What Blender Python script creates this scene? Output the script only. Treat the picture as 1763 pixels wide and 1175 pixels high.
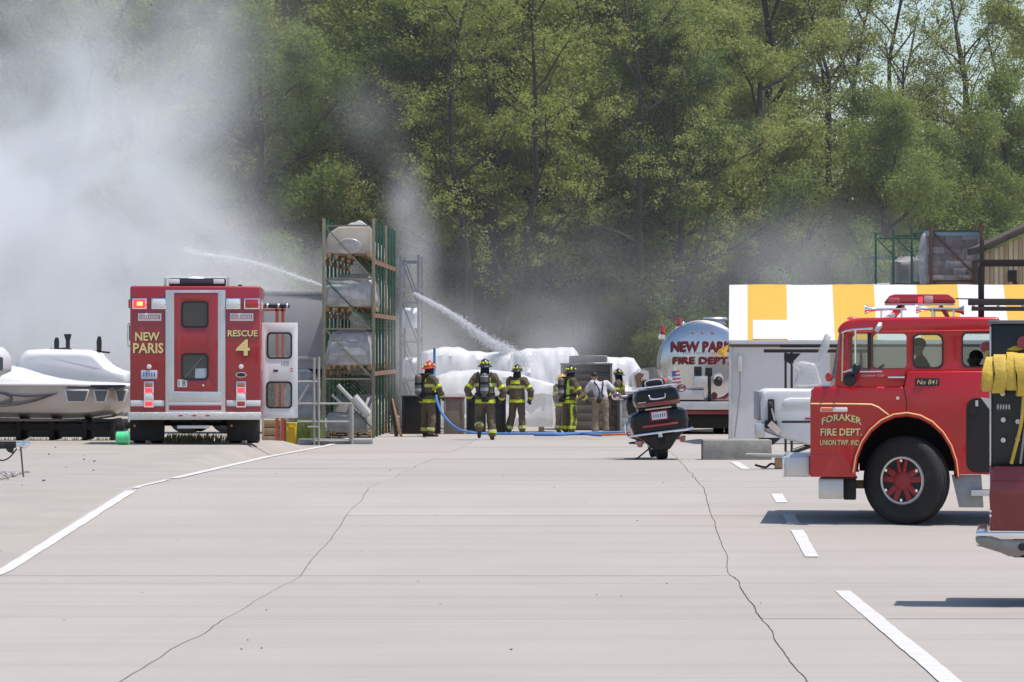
import bpy, bmesh, math, random
import numpy as np
from mathutils import Vector, Matrix, noise as mnoise
random.seed(7)
R = math.radians
SC = bpy.context.scene
COL = SC.collection
for o in list(bpy.data.objects): bpy.data.objects.remove(o)

# ---------------------------------------------------------------- camera, sky, sun, exposure
F = 7800.0; CAMH = 2.2; HOR = 600.0; CX = 881.5      # focal length in photo pixels, eye height, horizon row
cam = bpy.data.cameras.new('camera'); cam_o = bpy.data.objects.new('camera', cam); COL.objects.link(cam_o)
cam.sensor_width = 36; cam.lens = 36 * F / 1763; cam.shift_y = 12.5 / 1763
cam.clip_start = 0.5; cam.clip_end = 5000
cam_o.location = (0, 0, CAMH); cam_o.rotation_euler = (R(90), 0, 0)
SC.camera = cam_o
SUN_DIR = Vector((0.30, -0.09, 0.93)).normalized()
w = bpy.data.worlds.new('World'); SC.world = w; w.use_nodes = True
nt = w.node_tree; bg = nt.nodes['Background']
sky = nt.nodes.new('ShaderNodeTexSky'); sky.sky_type = 'NISHITA'; sky.sun_disc = False
sky.sun_elevation = math.asin(SUN_DIR.z); sky.sun_rotation = math.atan2(SUN_DIR.x, SUN_DIR.y)
sky.air_density = 1.0; sky.dust_density = 1.0; sky.ozone_density = 3.2
nt.links.new(sky.outputs[0], bg.inputs[0]); bg.inputs[1].default_value = 0.14
sl = bpy.data.lights.new('sun', 'SUN'); sl.energy = 3.9; sl.angle = R(0.5); sl.color = (1, 0.945, 0.87)
so = bpy.data.objects.new('sun', sl); COL.objects.link(so)
so.rotation_euler = (-SUN_DIR).to_track_quat('-Z', 'Y').to_euler()
SC.view_settings.view_transform = 'Standard'; SC.view_settings.look = 'None'
SC.view_settings.exposure = 0.22; SC.view_settings.gamma = 1.0; SC.view_settings.use_curve_mapping = False
SC.render.engine = 'CYCLES'
cy = SC.cycles
cy.use_denoising = True
try: cy.denoiser = 'OPENIMAGEDENOISE'
except Exception: pass
cy.max_bounces = 8; cy.diffuse_bounces = 3; cy.glossy_bounces = 3; cy.transmission_bounces = 5
cy.transparent_max_bounces = 12; cy.volume_bounces = 4; cy.caustics_reflective = False; cy.caustics_refractive = False

# ---------------------------------------------------------------- helpers
def P(px, py, s):
    """photo pixel and scale (pixels per metre) -> place in the world"""
    return Vector(((px - CX) / s, F / s, CAMH + (HOR - py) / s))
TY = [0, 29.7, 47.6, 61.4, 84.8, 104, 112, 5000]
TZ = [.02, .014, -.166, .318, .160, -.030, -.035, -.035]
ROAD = 0.02096
def sstep(t): t = max(0, min(1, t)); return t * t * (3 - 2 * t)
def gz(x, y):
    """ground height of the yard"""
    y = max(1, min(4990, y))
    z = 0                                   # long flat slabs tilted against each other, the bends eased over 1.2 m
    for d in (-.6, -.3, 0, .3, .6):
        yy = y + d; i = 0
        while TY[i+1] < yy: i += 1
        z += .2 * (TZ[i] + (TZ[i+1]-TZ[i]) * (yy-TY[i]) / (TY[i+1]-TY[i]))
    bank = 0.22 * sstep((-6.62 - (x - ROAD * y)) / .5) * sstep((y - 70) / 17) * (1 - sstep((y - 97) / 9))
    return z + bank

def new_obj(name, me, parent=None):
    o = bpy.data.objects.new(name, me); COL.objects.link(o)
    if parent is not None: o.parent = parent
    return o
def tag(o, label=None, cat=None, group=None, kind=None):
    if label: o['label'] = label
    if cat: o['category'] = cat
    if group: o['group'] = group
    if kind: o['kind'] = kind
    return o
def thing(name, label, cat, loc=(0, 0, 0), rz=0, group=None, rx=0, ry=0):
    o = bpy.data.objects.new(name, None); COL.objects.link(o); o.empty_display_size = .2
    o.location = loc; o.rotation_euler = (rx, ry, rz)
    return tag(o, label, cat, group)
def copy_tree(o, parent=None):
    c = o.copy(); COL.objects.link(c); c.parent = parent
    for ch in [k for k in o.children]: copy_tree(ch, c)
    return c

MATS = {}
def mat(name, col, rough=.6, metal=0, var=.12, scale=3.0, bump=0, bscale=40, coat=0, dirt=0, dirtcol=(.16, .13, .10), spec=.5, emit=None, estr=0, trans=0, alpha=1, stretch=None):
    """procedural principled material: base colour with a noise variation, dirt blotches and fine bump"""
    if name in MATS: return MATS[name]
    m = bpy.data.materials.new(name); m.use_nodes = True; MATS[name] = m
    nt = m.node_tree; b = nt.nodes['Principled BSDF']
    b.inputs['Roughness'].default_value = rough; b.inputs['Metallic'].default_value = metal
    b.inputs['Specular IOR Level'].default_value = spec
    b.inputs['Coat Weight'].default_value = coat; b.inputs['Coat Roughness'].default_value = .08
    b.inputs['Transmission Weight'].default_value = trans; b.inputs['Alpha'].default_value = alpha
    tc = nt.nodes.new('ShaderNodeTexCoord'); src = tc.outputs['Object']
    if stretch:
        mp = nt.nodes.new('ShaderNodeMapping'); mp.inputs['Scale'].default_value = stretch
        nt.links.new(src, mp.inputs['Vector']); src = mp.outputs[0]
    n = nt.nodes.new('ShaderNodeTexNoise'); n.inputs['Scale'].default_value = scale; n.inputs['Detail'].default_value = 6
    n.inputs['Roughness'].default_value = .65
    nt.links.new(src, n.inputs['Vector'])
    rmp = nt.nodes.new('ShaderNodeMapRange'); rmp.inputs[1].default_value = .25; rmp.inputs[2].default_value = .75
    rmp.inputs[3].default_value = 1 - var; rmp.inputs[4].default_value = 1 + var
    nt.links.new(n.outputs['Fac'], rmp.inputs[0])
    mx = nt.nodes.new('ShaderNodeMix'); mx.data_type = 'RGBA'; mx.blend_type = 'MULTIPLY'; mx.inputs[0].default_value = 1
    mx.inputs[6].default_value = (*col, 1)
    cb = nt.nodes.new('ShaderNodeCombineColor')
    for k in range(3): nt.links.new(rmp.outputs[0], cb.inputs[k])
    nt.links.new(cb.outputs[0], mx.inputs[7]); out = mx.outputs[2]
    if dirt:
        n2 = nt.nodes.new('ShaderNodeTexNoise'); n2.inputs['Scale'].default_value = scale * .7; n2.inputs['Detail'].default_value = 8
        n2.inputs['Roughness'].default_value = .7
        nt.links.new(src, n2.inputs['Vector'])
        r2 = nt.nodes.new('ShaderNodeMapRange'); r2.inputs[1].default_value = .48; r2.inputs[2].default_value = .75
        r2.inputs[3].default_value = 0; r2.inputs[4].default_value = dirt
        nt.links.new(n2.outputs['Fac'], r2.inputs[0])
        m2 = nt.nodes.new('ShaderNodeMix'); m2.data_type = 'RGBA'; m2.inputs[7].default_value = (*dirtcol, 1)
        nt.links.new(r2.outputs[0], m2.inputs[0]); nt.links.new(out, m2.inputs[6]); out = m2.outputs[2]
    nt.links.new(out, b.inputs['Base Color'])
    r3 = nt.nodes.new('ShaderNodeMapRange'); r3.inputs[3].default_value = max(.02, rough - .12); r3.inputs[4].default_value = min(1, rough + .12)
    nt.links.new(n.outputs['Fac'], r3.inputs[0]); nt.links.new(r3.outputs[0], b.inputs['Roughness'])
    if bump:
        n3 = nt.nodes.new('ShaderNodeTexNoise'); n3.inputs['Scale'].default_value = bscale; n3.inputs['Detail'].default_value = 5
        nt.links.new(src, n3.inputs['Vector'])
        bp = nt.nodes.new('ShaderNodeBump'); bp.inputs['Strength'].default_value = bump; bp.inputs['Distance'].default_value = .02
        nt.links.new(n3.outputs['Fac'], bp.inputs['Height']); nt.links.new(bp.outputs[0], b.inputs['Normal'])
    if emit:
        b.inputs['Emission Color'].default_value = (*emit, 1); b.inputs['Emission Strength'].default_value = estr
    return m

def fabric(name, col, transl=.35, var=.1, bump=.15, bscale=2.5, rough=.75, alpha=1.0, gloss=0.0):
    """thin sheet that lets light through: tent canvas, tarpaulin, stretch film"""
    if name in MATS: return MATS[name]
    m = mat(name, col, rough, var=var, scale=1.5, bump=bump, bscale=bscale, coat=gloss)
    nt = m.node_tree; b = nt.nodes['Principled BSDF']; out = nt.nodes['Material Output']
    t = nt.nodes.new('ShaderNodeBsdfTranslucent'); t.inputs[0].default_value = (*[c * .9 for c in col], 1)
    mx = nt.nodes.new('ShaderNodeMixShader'); mx.inputs[0].default_value = transl
    nt.links.new(b.outputs[0], mx.inputs[1]); nt.links.new(t.outputs[0], mx.inputs[2]); res = mx.outputs[0]
    if alpha < 1:
        tr = nt.nodes.new('ShaderNodeBsdfTransparent'); m2 = nt.nodes.new('ShaderNodeMixShader')
        n = nt.nodes.new('ShaderNodeTexNoise'); n.inputs['Scale'].default_value = 4; n.inputs['Detail'].default_value = 5
        tc = nt.nodes.new('ShaderNodeTexCoord'); nt.links.new(tc.outputs['Object'], n.inputs['Vector'])
        r = nt.nodes.new('ShaderNodeMapRange'); r.inputs[1].default_value = .3; r.inputs[2].default_value = .7
        r.inputs[3].default_value = max(0, alpha - .2); r.inputs[4].default_value = min(1, alpha + .2)
        nt.links.new(n.outputs['Fac'], r.inputs[0]); nt.links.new(r.outputs[0], m2.inputs[0])
        nt.links.new(tr.outputs[0], m2.inputs[1]); nt.links.new(res, m2.inputs[2]); res = m2.outputs[0]
    nt.links.new(res, out.inputs['Surface'])
    return m

def glass(name, tint=(.75, .8, .8), refl=.12, clear=.85):
    if name in MATS: return MATS[name]
    m = bpy.data.materials.new(name); m.use_nodes = True; MATS[name] = m
    nt = m.node_tree; out = nt.nodes['Material Output']; nt.nodes.remove(nt.nodes['Principled BSDF'])
    tr = nt.nodes.new('ShaderNodeBsdfTransparent'); tr.inputs[0].default_value = (*[c * clear for c in tint], 1)
    gl = nt.nodes.new('ShaderNodeBsdfGlossy'); gl.inputs['Roughness'].default_value = .03
    fr = nt.nodes.new('ShaderNodeFresnel'); fr.inputs[0].default_value = 1.5
    ad = nt.nodes.new('ShaderNodeMath'); ad.operation = 'ADD'; ad.use_clamp = True; ad.inputs[1].default_value = refl * .4
    nt.links.new(fr.outputs[0], ad.inputs[0])
    mx = nt.nodes.new('ShaderNodeMixShader')
    nt.links.new(ad.outputs[0], mx.inputs[0]); nt.links.new(tr.outputs[0], mx.inputs[1]); nt.links.new(gl.outputs[0], mx.inputs[2])
    nt.links.new(mx.outputs[0], out.inputs['Surface'])
    return m

def catmull(pts, sub=4):
    pts = [Vector(p) for p in pts]; out = []
    for i in range(len(pts) - 1):
        p0 = pts[max(0, i-1)]; p1 = pts[i]; p2 = pts[i+1]; p3 = pts[min(len(pts)-1, i+2)]
        for k in range(sub):
            t = k / sub
            out.append(.5 * ((2*p1) + (p2-p0)*t + (2*p0-5*p1+4*p2-p3)*t*t + (3*p1-p0-3*p2+p3)*t**3))
    out.append(pts[-1]); return out

class MB:
    """collects shapes and links them as ONE mesh object"""
    def __init__(self): self.v = []; self.f = []
    def add(self, vs, fs):
        n = len(self.v); self.v += [tuple(v) for v in vs]; self.f += [tuple(i + n for i in f) for f in fs]; return self
    def box(self, x0, x1, y0, y1, z0, z1):
        v = [(x, y, z) for z in (z0, z1) for y in (y0, y1) for x in (x0, x1)]
        return self.add(v, [(0,2,3,1), (4,5,7,6), (0,1,5,4), (2,6,7,3), (0,4,6,2), (1,3,7,5)])
    def tube(self, pts, r, n=8, cap=True):
        pts = [Vector(p) for p in pts]; m = len(pts)
        rs = [r] * m if not isinstance(r, (list, tuple)) else list(r)
        vs = []; up = None
        for i, p in enumerate(pts):
            t = (pts[min(i+1, m-1)] - pts[max(i-1, 0)])
            t = t.normalized() if t.length > 1e-9 else Vector((0, 0, 1))
            if up is None: up = t.orthogonal().normalized()
            else:
                up = up - t * up.dot(t); up = up.normalized() if up.length > 1e-6 else t.orthogonal().normalized()
            b = t.cross(up)
            for k in range(n):
                a = 2 * math.pi * k / n
                vs.append(p + (up * math.cos(a) + b * math.sin(a)) * rs[i])
        fs = [(i*n+k, i*n+(k+1) % n, (i+1)*n+(k+1) % n, (i+1)*n+k) for i in range(m-1) for k in range(n)]
        if cap: fs += [tuple(reversed(range(n))), tuple((m-1)*n+k for k in range(n))]
        return self.add(vs, fs)
    def cyl(self, p0, p1, r0, r1=None, n=14): return self.tube([p0, p1], [r0, r0 if r1 is None else r1], n)
    def bar(self, p0, p1, w, h=None):
        """rectangular bar between two points"""
        p0 = Vector(p0); p1 = Vector(p1); h = h or w; t = (p1-p0).normalized()
        up = Vector((0, 0, 1)) if abs(t.z) < .95 else Vector((0, 1, 0))
        a = t.cross(up).normalized() * w / 2; b = t.cross(a).normalized() * h / 2
        v = [q + sa*a + sb*b for q in (p0, p1) for sa, sb in ((-1,-1), (1,-1), (1,1), (-1,1))]
        return self.add(v, [(3,2,1,0), (4,5,6,7), (0,1,5,4), (1,2,6,5), (2,3,7,6), (3,0,4,7)])
    def loft(self, rings, cap=True, closed=True):
        n = len(rings[0]); vs = [p for r in rings for p in r]
        kk = n if closed else n - 1
        fs = [(i*n+k, i*n+(k+1) % n, (i+1)*n+(k+1) % n, (i+1)*n+k) for i in range(len(rings)-1) for k in range(kk)]
        if cap: fs += [tuple(reversed(range(n))), tuple((len(rings)-1)*n+k for k in range(n))]
        return self.add(vs, fs)
    def prism(self, poly, y0, y1):
        """polygon of (x, z) extruded along y"""
        n = len(poly)
        return self.add([(x, y0, z) for x, z in poly] + [(x, y1, z) for x, z in poly],
                        [tuple(range(n)), tuple(reversed(range(n, 2*n)))] + [(k, k+n, (k+1) % n+n, (k+1) % n) for k in range(n)])
    def prismx(self, poly, x0, x1):
        """polygon of (y, z) extruded along x"""
        n = len(poly)
        return self.add([(x0, y, z) for y, z in poly] + [(x1, y, z) for y, z in poly],
                        [tuple(reversed(range(n))), tuple(range(n, 2*n))] + [(k, (k+1) % n, (k+1) % n+n, k+n) for k in range(n)])
    def prismz(self, poly, z0, z1):
        n = len(poly)
        return self.add([(x, y, z0) for x, y in poly] + [(x, y, z1) for x, y in poly],
                        [tuple(reversed(range(n))), tuple(range(n, 2*n))] + [(k, (k+1) % n, (k+1) % n+n, k+n) for k in range(n)])
    def panel(self, outer, holes, y0, y1):
        """flat sheet in the x-z plane with openings cut through it, from y0 to y1"""
        bm = bmesh.new()
        for loop in [outer] + holes:
            vs = [bm.verts.new((x, y0, z)) for x, z in loop]
            for i in range(len(vs)): bm.edges.new((vs[i], vs[(i+1) % len(vs)]))
        bmesh.ops.triangle_fill(bm, edges=bm.edges[:], use_beauty=True, normal=(0, -1, 0))
        r = bmesh.ops.extrude_face_region(bm, geom=bm.faces[:])
        bmesh.ops.translate(bm, vec=(0, y1-y0, 0), verts=[g for g in r['geom'] if isinstance(g, bmesh.types.BMVert)])
        bmesh.ops.recalc_face_normals(bm, faces=bm.faces[:])
        bm.verts.index_update()
        self.add([v.co[:] for v in bm.verts], [tuple(v.index for v in f.verts) for f in bm.faces]); bm.free(); return self
    def ball(self, c, rx, ry=None, rz=None, nu=14, nv=9, z0=-1, z1=1):
        ry = rx if ry is None else ry; rz = rx if rz is None else rz
        rings = []
        a0 = math.asin(z0); a1 = math.asin(z1)
        for j in range(nv + 1):
            a = a0 + (a1-a0) * j / nv; cr = max(math.cos(a), .02)
            rings.append([(c[0]+rx*cr*math.cos(2*math.pi*k/nu), c[1]+ry*cr*math.sin(2*math.pi*k/nu), c[2]+rz*math.sin(a)) for k in range(nu)])
        return self.loft(rings)
    def revolve(self, prof, axis_p, axis='y', n=24, cap=True):
        """profile of (radius, along) turned about an axis through axis_p"""
        rings = []
        for r, t in prof:
            ring = []
            for k in range(n):
                a = 2*math.pi*k/n; c, s = r*math.cos(a), r*math.sin(a)
                d = {'y': (c, t, -s), 'x': (t, c, s), 'z': (c, s, t)}[axis]
                ring.append((axis_p[0]+d[0], axis_p[1]+d[1], axis_p[2]+d[2]))
            rings.append(ring)
        return self.loft(rings, cap=cap)
    def xf(self, M):
        self.v = [tuple(M @ Vector(v)) for v in self.v]; return self
    def build(self, name, m, parent=None, bevel=0, seg=2, smooth=35, jit=0, bang=30):
        bm = bmesh.new(); vs = [bm.verts.new(v) for v in self.v]
        for f in self.f:
            try: bm.faces.new([vs[i] for i in f])
            except ValueError: pass
        if bevel:
            bmesh.ops.remove_doubles(bm, verts=bm.verts[:], dist=1e-5)
            es = [e for e in bm.edges if len(e.link_faces) == 2 and e.calc_face_angle(0) > R(bang)]
            bmesh.ops.bevel(bm, geom=es, offset=bevel, segments=seg, affect='EDGES', profile=.5, clamp_overlap=True)
        if jit:
            for v in bm.verts: v.co += Vector(mnoise.noise_vector(v.co * 3.1)) * jit + Vector(mnoise.noise_vector(v.co * 9.7)) * jit * .45
        bmesh.ops.recalc_face_normals(bm, faces=bm.faces[:])
        me = bpy.data.meshes.new(name); bm.to_mesh(me); bm.free()
        if m: me.materials.append(m)
        if smooth:
            me.polygons.foreach_set('use_smooth', [True] * len(me.polygons)); me.set_sharp_from_angle(angle=R(smooth))
        return new_obj(name, me, parent)

def rrect(x0, z0, x1, z1, r, n=4):
    out = []
    for cx_, cz_, a0 in ((x1-r, z0+r, -90), (x1-r, z1-r, 0), (x0+r, z1-r, 90), (x0+r, z0+r, 180)):
        for k in range(n+1):
            a = R(a0 + 90*k/n); out.append((cx_ + r*math.cos(a), cz_ + r*math.sin(a)))
    return out
def text(body, box, y, m, parent, name='lettering', depth=.006, bold=.0, arch=0, slant=0, xf=None):
    """lettering fitted into box (x0, x1, z0, z1) on a face looking towards -y"""
    c = bpy.data.curves.new('t', 'FONT'); c.body = body; c.extrude = depth; c.offset = bold; c.resolution_u = 2; c.shear = slant
    o = bpy.data.objects.new('t', c); COL.objects.link(o)
    dg = bpy.context.evaluated_depsgraph_get(); dg.update()
    me = bpy.data.meshes.new_from_object(o.evaluated_get(dg)); bpy.data.objects.remove(o)
    n = len(me.vertices); co = np.zeros(n*3, np.float32); me.vertices.foreach_get('co', co); co = co.reshape(-1, 3)
    lo, hi = co.min(0), co.max(0); x0, x1, z0, z1 = box
    u = (co[:, 0]-lo[0]) / max(hi[0]-lo[0], 1e-6); v = (co[:, 1]-lo[1]) / max(hi[1]-lo[1], 1e-6)
    out = np.stack([x0+u*(x1-x0), y - co[:, 2], z0+v*(z1-z0) + arch*(1-(2*u-1)**2)], 1)
    me.vertices.foreach_set('co', out.astype(np.float32).ravel()); me.materials.clear(); me.materials.append(m); me.update()
    if xf is not None: me.transform(xf)
    return new_obj(name, me, parent)
def boxo(name, m, parent, x0, x1, y0, y1, z0, z1, bevel=.01, seg=2):
    return MB().box(x0, x1, y0, y1, z0, z1).build(name, m, parent, bevel, seg)

# ---------------------------------------------------------------- materials shared by many things
M_red = mat('fire_red_paint', (.34, .008, .016), .28, coat=.8, var=.05, scale=1.2, dirt=.12, dirtcol=(.30, .06, .05))
M_redT = mat('orange_red_paint', (.47, .006, .008), .26, coat=.5, var=.07, scale=1.2, dirt=.22, dirtcol=(.34, .07, .05))
M_redP = mat('dark_red_paint', (.19, .006, .010), .32, coat=.6, var=.06, dirt=.2, dirtcol=(.2, .08, .06))
M_alu = mat('brushed_aluminium', (.62, .60, .58), .42, .75, var=.08, dirt=.2, dirtcol=(.35, .32, .28))
M_chrome = mat('chrome', (.82, .82, .83), .1, 1, var=.04)
M_black = mat('black_paint', (.012, .012, .014), .4, var=.2)
M_rub = mat('rubber', (.018, .017, .017), .8, var=.25, bump=.2, bscale=30, dirt=.35, dirtcol=(.09, .08, .07))
M_white = mat('white_paint', (.74, .73, .72), .4, var=.04, dirt=.15, dirtcol=(.5, .47, .42))
M_gold = mat('gold_leaf', (.80, .62, .26), .45, .0, var=.06)
M_ltwhite = mat('clear_lens', (.75, .75, .75), .15, coat=1)
M_ltred = mat('red_lens', (.45, .01, .015), .15, coat=1)
M_redon = mat('lit_red_lens', (.8, .02, .03), .2, emit=(1, .06, .07), estr=1.1)
M_amber = mat('amber_lens', (.45, .16, .03), .2, coat=1)
M_dark = mat('underbody', (.02, .019, .018), .85, var=.3)
M_glass = glass('clear_glass', (.9, .94, .93), .1, 1.0); M_dglass = glass('dark_glass', (.32, .34, .36), .25, .5)
M_green = mat('green_rack_paint', (.020, .080, .048), .5, var=.2, scale=6, dirt=.4, dirtcol=(.10, .07, .05))
M_tan = mat('weathered_rack_steel', (.20, .185, .12), .6, var=.2, scale=6, dirt=.5, dirtcol=(.16, .08, .05))
M_orange = mat('orange_beam_paint', (.42, .11, .04), .55, var=.2, dirt=.4, dirtcol=(.2, .16, .12))
M_film = fabric('stretch_film', (.66, .65, .64), .3, .2, .7, 7, .25, alpha=.6, gloss=.8)
M_goods = mat('goods_under_film', (.32, .29, .26), .7, var=.35, scale=2.5, dirt=.5, dirtcol=(.09, .08, .07))
M_tarp = fabric('white_shrink_wrap', (.80, .80, .81), .2, .06, .35, 2.2, .5)
M_wood = mat('rough_timber', (.36, .24, .13), .8, var=.25, scale=5, bump=.2, stretch=(1, 1, .15), dirt=.3, dirtcol=(.15, .1, .07))
M_conc = mat('weathered_concrete', (.30, .28, .25), .9, var=.2, scale=4, bump=.4, bscale=30, dirt=.5, dirtcol=(.14, .13, .11))

# ================================================================ THE SETTING
def ground_material():
    m = mat('dirt_and_gravel', (.36, .322, .28), .95, var=.12, scale=.8, bump=.5, bscale=12, dirt=.5, dirtcol=(.30, .28, .22))
    return m
def concrete_material():
    m = mat('concrete_slab_surface', (.385, .346, .306), .9, var=.06, scale=.35, bump=.15, bscale=60, dirt=.35, dirtcol=(.345, .31, .278), stretch=(1, .8, 1))
    nt = m.node_tree; b = nt.nodes['Principled BSDF']; prev = b.inputs['Base Color'].links[0].from_socket
    tc = nt.nodes.new('ShaderNodeTexCoord')
    # broom finish and tyre scuffs that run across and along the lanes
    for sc, st, lo, hi, amt, col in ((1.0, (.05, 1.1, 1), .50, .68, .45, (.275, .25, .23)), (.5, (.7, .03, 1), .55, .75, .25, (.30, .27, .245)), (9, (1, 1, 1), .66, .74, .45, (.27, .25, .22)), (.45, (1, 1, 1), .60, .72, .35, (.43, .36, .28))):
        mp = nt.nodes.new('ShaderNodeMapping'); mp.inputs['Scale'].default_value = st
        n = nt.nodes.new('ShaderNodeTexNoise'); n.inputs['Scale'].default_value = sc; n.inputs['Detail'].default_value = 7; n.inputs['Roughness'].default_value = .7
        nt.links.new(tc.outputs['Object'], mp.inputs[0]); nt.links.new(mp.outputs[0], n.inputs['Vector'])
        r = nt.nodes.new('ShaderNodeMapRange'); r.inputs[1].default_value = lo; r.inputs[2].default_value = hi; r.inputs[4].default_value = amt
        nt.links.new(n.outputs['Fac'], r.inputs[0])
        x = nt.nodes.new('ShaderNodeMix'); x.data_type = 'RGBA'; x.inputs[7].default_value = (*col, 1)
        nt.links.new(r.outputs[0], x.inputs[0]); nt.links.new(prev, x.inputs[6]); prev = x.outputs[2]
    # slab-to-slab difference
    oi = nt.nodes.new('ShaderNodeObjectInfo'); rr = nt.nodes.new('ShaderNodeMapRange'); rr.inputs[3].default_value = .955; rr.inputs[4].default_value = 1.03
    nt.links.new(oi.outputs['Random'], rr.inputs[0]); cb = nt.nodes.new('ShaderNodeCombineColor')
    for k in range(3): nt.links.new(rr.outputs[0], cb.inputs[k])
    x = nt.nodes.new('ShaderNodeMix'); x.data_type = 'RGBA'; x.blend_type = 'MULTIPLY'; x.inputs[0].default_value = 1
    nt.links.new(prev, x.inputs[6]); nt.links.new(cb.outputs[0], x.inputs[7]); nt.links.new(x.outputs[2], b.inputs['Base Color'])
    return m
# one ground sheet out to the horizon, finer near the yard
xs = [-2500, -800, -300, -120, -70] + sorted(set([-46 + 1.0*i for i in range(93)] + [-9 + .2*i for i in range(30)])) + [70, 120, 300, 800, 2500]
ys = [-200, -40, 0] + [4 + 1.0*i for i in range(180)] + [200, 260, 400, 900, 3000]
gm = MB(); nx = len(xs)
gm.v = [(x, y, gz(x, y) - (.10 if (-6.25 < x-ROAD*y < 14.5 and y < 118) else .03) + (.05*mnoise.noise((x*.4, y*.4, 1)) if y > 124 else .008*mnoise.noise((x*1.3, y*1.3, 0)))) for y in ys for x in xs]
gm.f = [(j*nx+i, j*nx+i+1, (j+1)*nx+i+1, (j+1)*nx+i) for j in range(len(ys)-1) for i in range(nx-1)]
ground = tag(gm.build('ground', ground_material()), 'sandy gravel ground round the yard', kind='structure')

# the concrete yard: slabs with open joints
yard = bpy.data.objects.new('concrete_yard', None); COL.objects.link(yard)
tag(yard, 'wide pale concrete yard of long slabs with wandering joints', kind='structure')
MC = concrete_material()
LANES = [-6.52, -3.2, 1.3, 5.8, 10.3, 14.8]
ROWS = [11, 20, 29, 38, 47, 56, 65, 74, 83, 92, 101, 110, 119]
def joint_x(c, y):
    amp = .045 if c in (-3.2, 1.3) else .006
    return c + ROAD*y + amp*mnoise.noise((c*7, y*.45, 3)) + amp*.3*mnoise.noise((c*7, y*1.9, 9))
for i in range(len(LANES)-1):
    for j in range(len(ROWS)-1):
        gl = .006 if LANES[i] in (-3.2, 1.3) else .006
        gr = .006 if LANES[i+1] in (-3.2, 1.3) else .006
        y0, y1 = ROWS[j]+.006, ROWS[j+1]-.006
        n = 24; k = 9; sl_ = MB(); dz = random.uniform(-.003, .003)
        for a in range(n+1):
            y = y0 + (y1-y0)*a/n; xa = joint_x(LANES[i], y)+gl+.004*mnoise.noise((i*5., y*4, 2)); xb = joint_x(LANES[i+1], y)-gr+.004*mnoise.noise((i*5.+2, y*4, 2))
            row = [xa + (xb-xa)*b/k for b in range(k+1)]
            sl_.v += [(x, y, gz(x, y)+dz) for x in row] + [(xa, y, gz(xa, y)-.4), (xb, y, gz(xb, y)-.4)]
        m_ = k+3
        for a in range(n):
            for b in range(k): sl_.f.append((a*m_+b, a*m_+b+1, (a+1)*m_+b+1, (a+1)*m_+b))
            sl_.f.append((a*m_, (a+1)*m_, (a+1)*m_+k+1, a*m_+k+1)); sl_.f.append((a*m_+k, a*m_+k+2, (a+1)*m_+k+2, (a+1)*m_+k))
        sl_.f.append(tuple(range(k+1))[::-1] + (k+1, k+2)); sl_.f.append(tuple(n*m_+q for q in range(k+1)) + (n*m_+k+2, n*m_+k+1))
        sl_.build('slab', MC, yard, smooth=30)
for c in (-3.2, 1.3):
    jf = MB(); n = 420
    for a in range(n+1):
        y = 11.2 + 107.6*a/n; x = joint_x(c, y); zz = gz(x, y)-.009+.004*mnoise.noise((y*5, c, 0))
        jf.v += [(x-.03, y, zz), (x+.03, y, zz)]
    jf.f = [(2*a, 2*a+1, 2*a+3, 2*a+2) for a in range(n)]
    jf.build('joint_filler', mat('joint_dirt', (.17, .15, .11), .95, var=.4, scale=3, dirt=.5, dirtcol=(.12, .13, .05)), yard, smooth=0)
M_line = mat('worn_white_road_paint', (.60, .58, .55), .8, var=.12, scale=6, dirt=.6, dirtcol=(.47, .43, .39))
def stripe(c, ya, yb, wd, name='painted_line'):
    s_ = MB(); n = max(4, int((yb-ya)/.5)); pts = []
    for a in range(n+1):
        y = ya + (yb-ya)*a/n; x = c + ROAD*y
        e = .012*mnoise.noise((c, y*3, 5)); e2 = .012*mnoise.noise((c, y*3, 8))
        for q in (x-wd/2+e, x, x+wd/2+e2): pts.append((q, y, gz(q, y)+.0075))
    s_.v = pts; s_.f = [(a*3+b, a*3+b+1, (a+1)*3+b+1, (a+1)*3+b) for a in range(n) for b in (0, 1)]
    return s_.build(name, M_line, yard, smooth=0)
stripe(-6.37, 22, 60.6, .15); stripe(-6.37, 66.5, 112, .15)
stripe(-6.37, 61.2, 65.6, .09)
for ya, yb in ((14, 24), (24.8, 43.3), (49.7, 53.6), (54.6, 56.2), (58.3, 60.0), (73, 80), (82, 96)):
    stripe(2.25, ya, yb, .15)

# pebbles and debris on the slabs
dm = MB()
for k in range(170):
    if k < 60: x = random.uniform(-12, -6.5); y = random.uniform(50, 84)
    else: y = random.uniform(28, 118); x = random.uniform(-7, 9)+ROAD*y
    r = random.uniform(.006, .016) * (1.3 if k < 60 else .6); z = gz(x, y)
    dm.ball((x, y, z+r*.4), r*random.uniform(.8, 1.6), r, r*.7, 6, 3)
tag(dm.build('pebbles', mat('pebble', (.19, .17, .15), .9, var=.4, scale=2)), 'small loose stones scattered over the concrete yard', kind='stuff')
# broken gravel shoulder at the left edge
gm2 = MB()
for k in range(1600):
    y = random.uniform(60, 72); x = -8.6 + ROAD*y - abs(random.gauss(0, 1.3)) - (y-60)*.05; r = random.uniform(.012, .04)
    gm2.ball((x, y, gz(x, y)-.03+r*.4), r*random.uniform(.8, 1.5), r, r*.75, 6, 3)
tag(gm2.build('gravel', mat('grey_gravel', (.36, .34, .32), .9, var=.35, scale=2)), 'patch of loose grey gravel at the left edge of the yard', kind='stuff')

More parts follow.
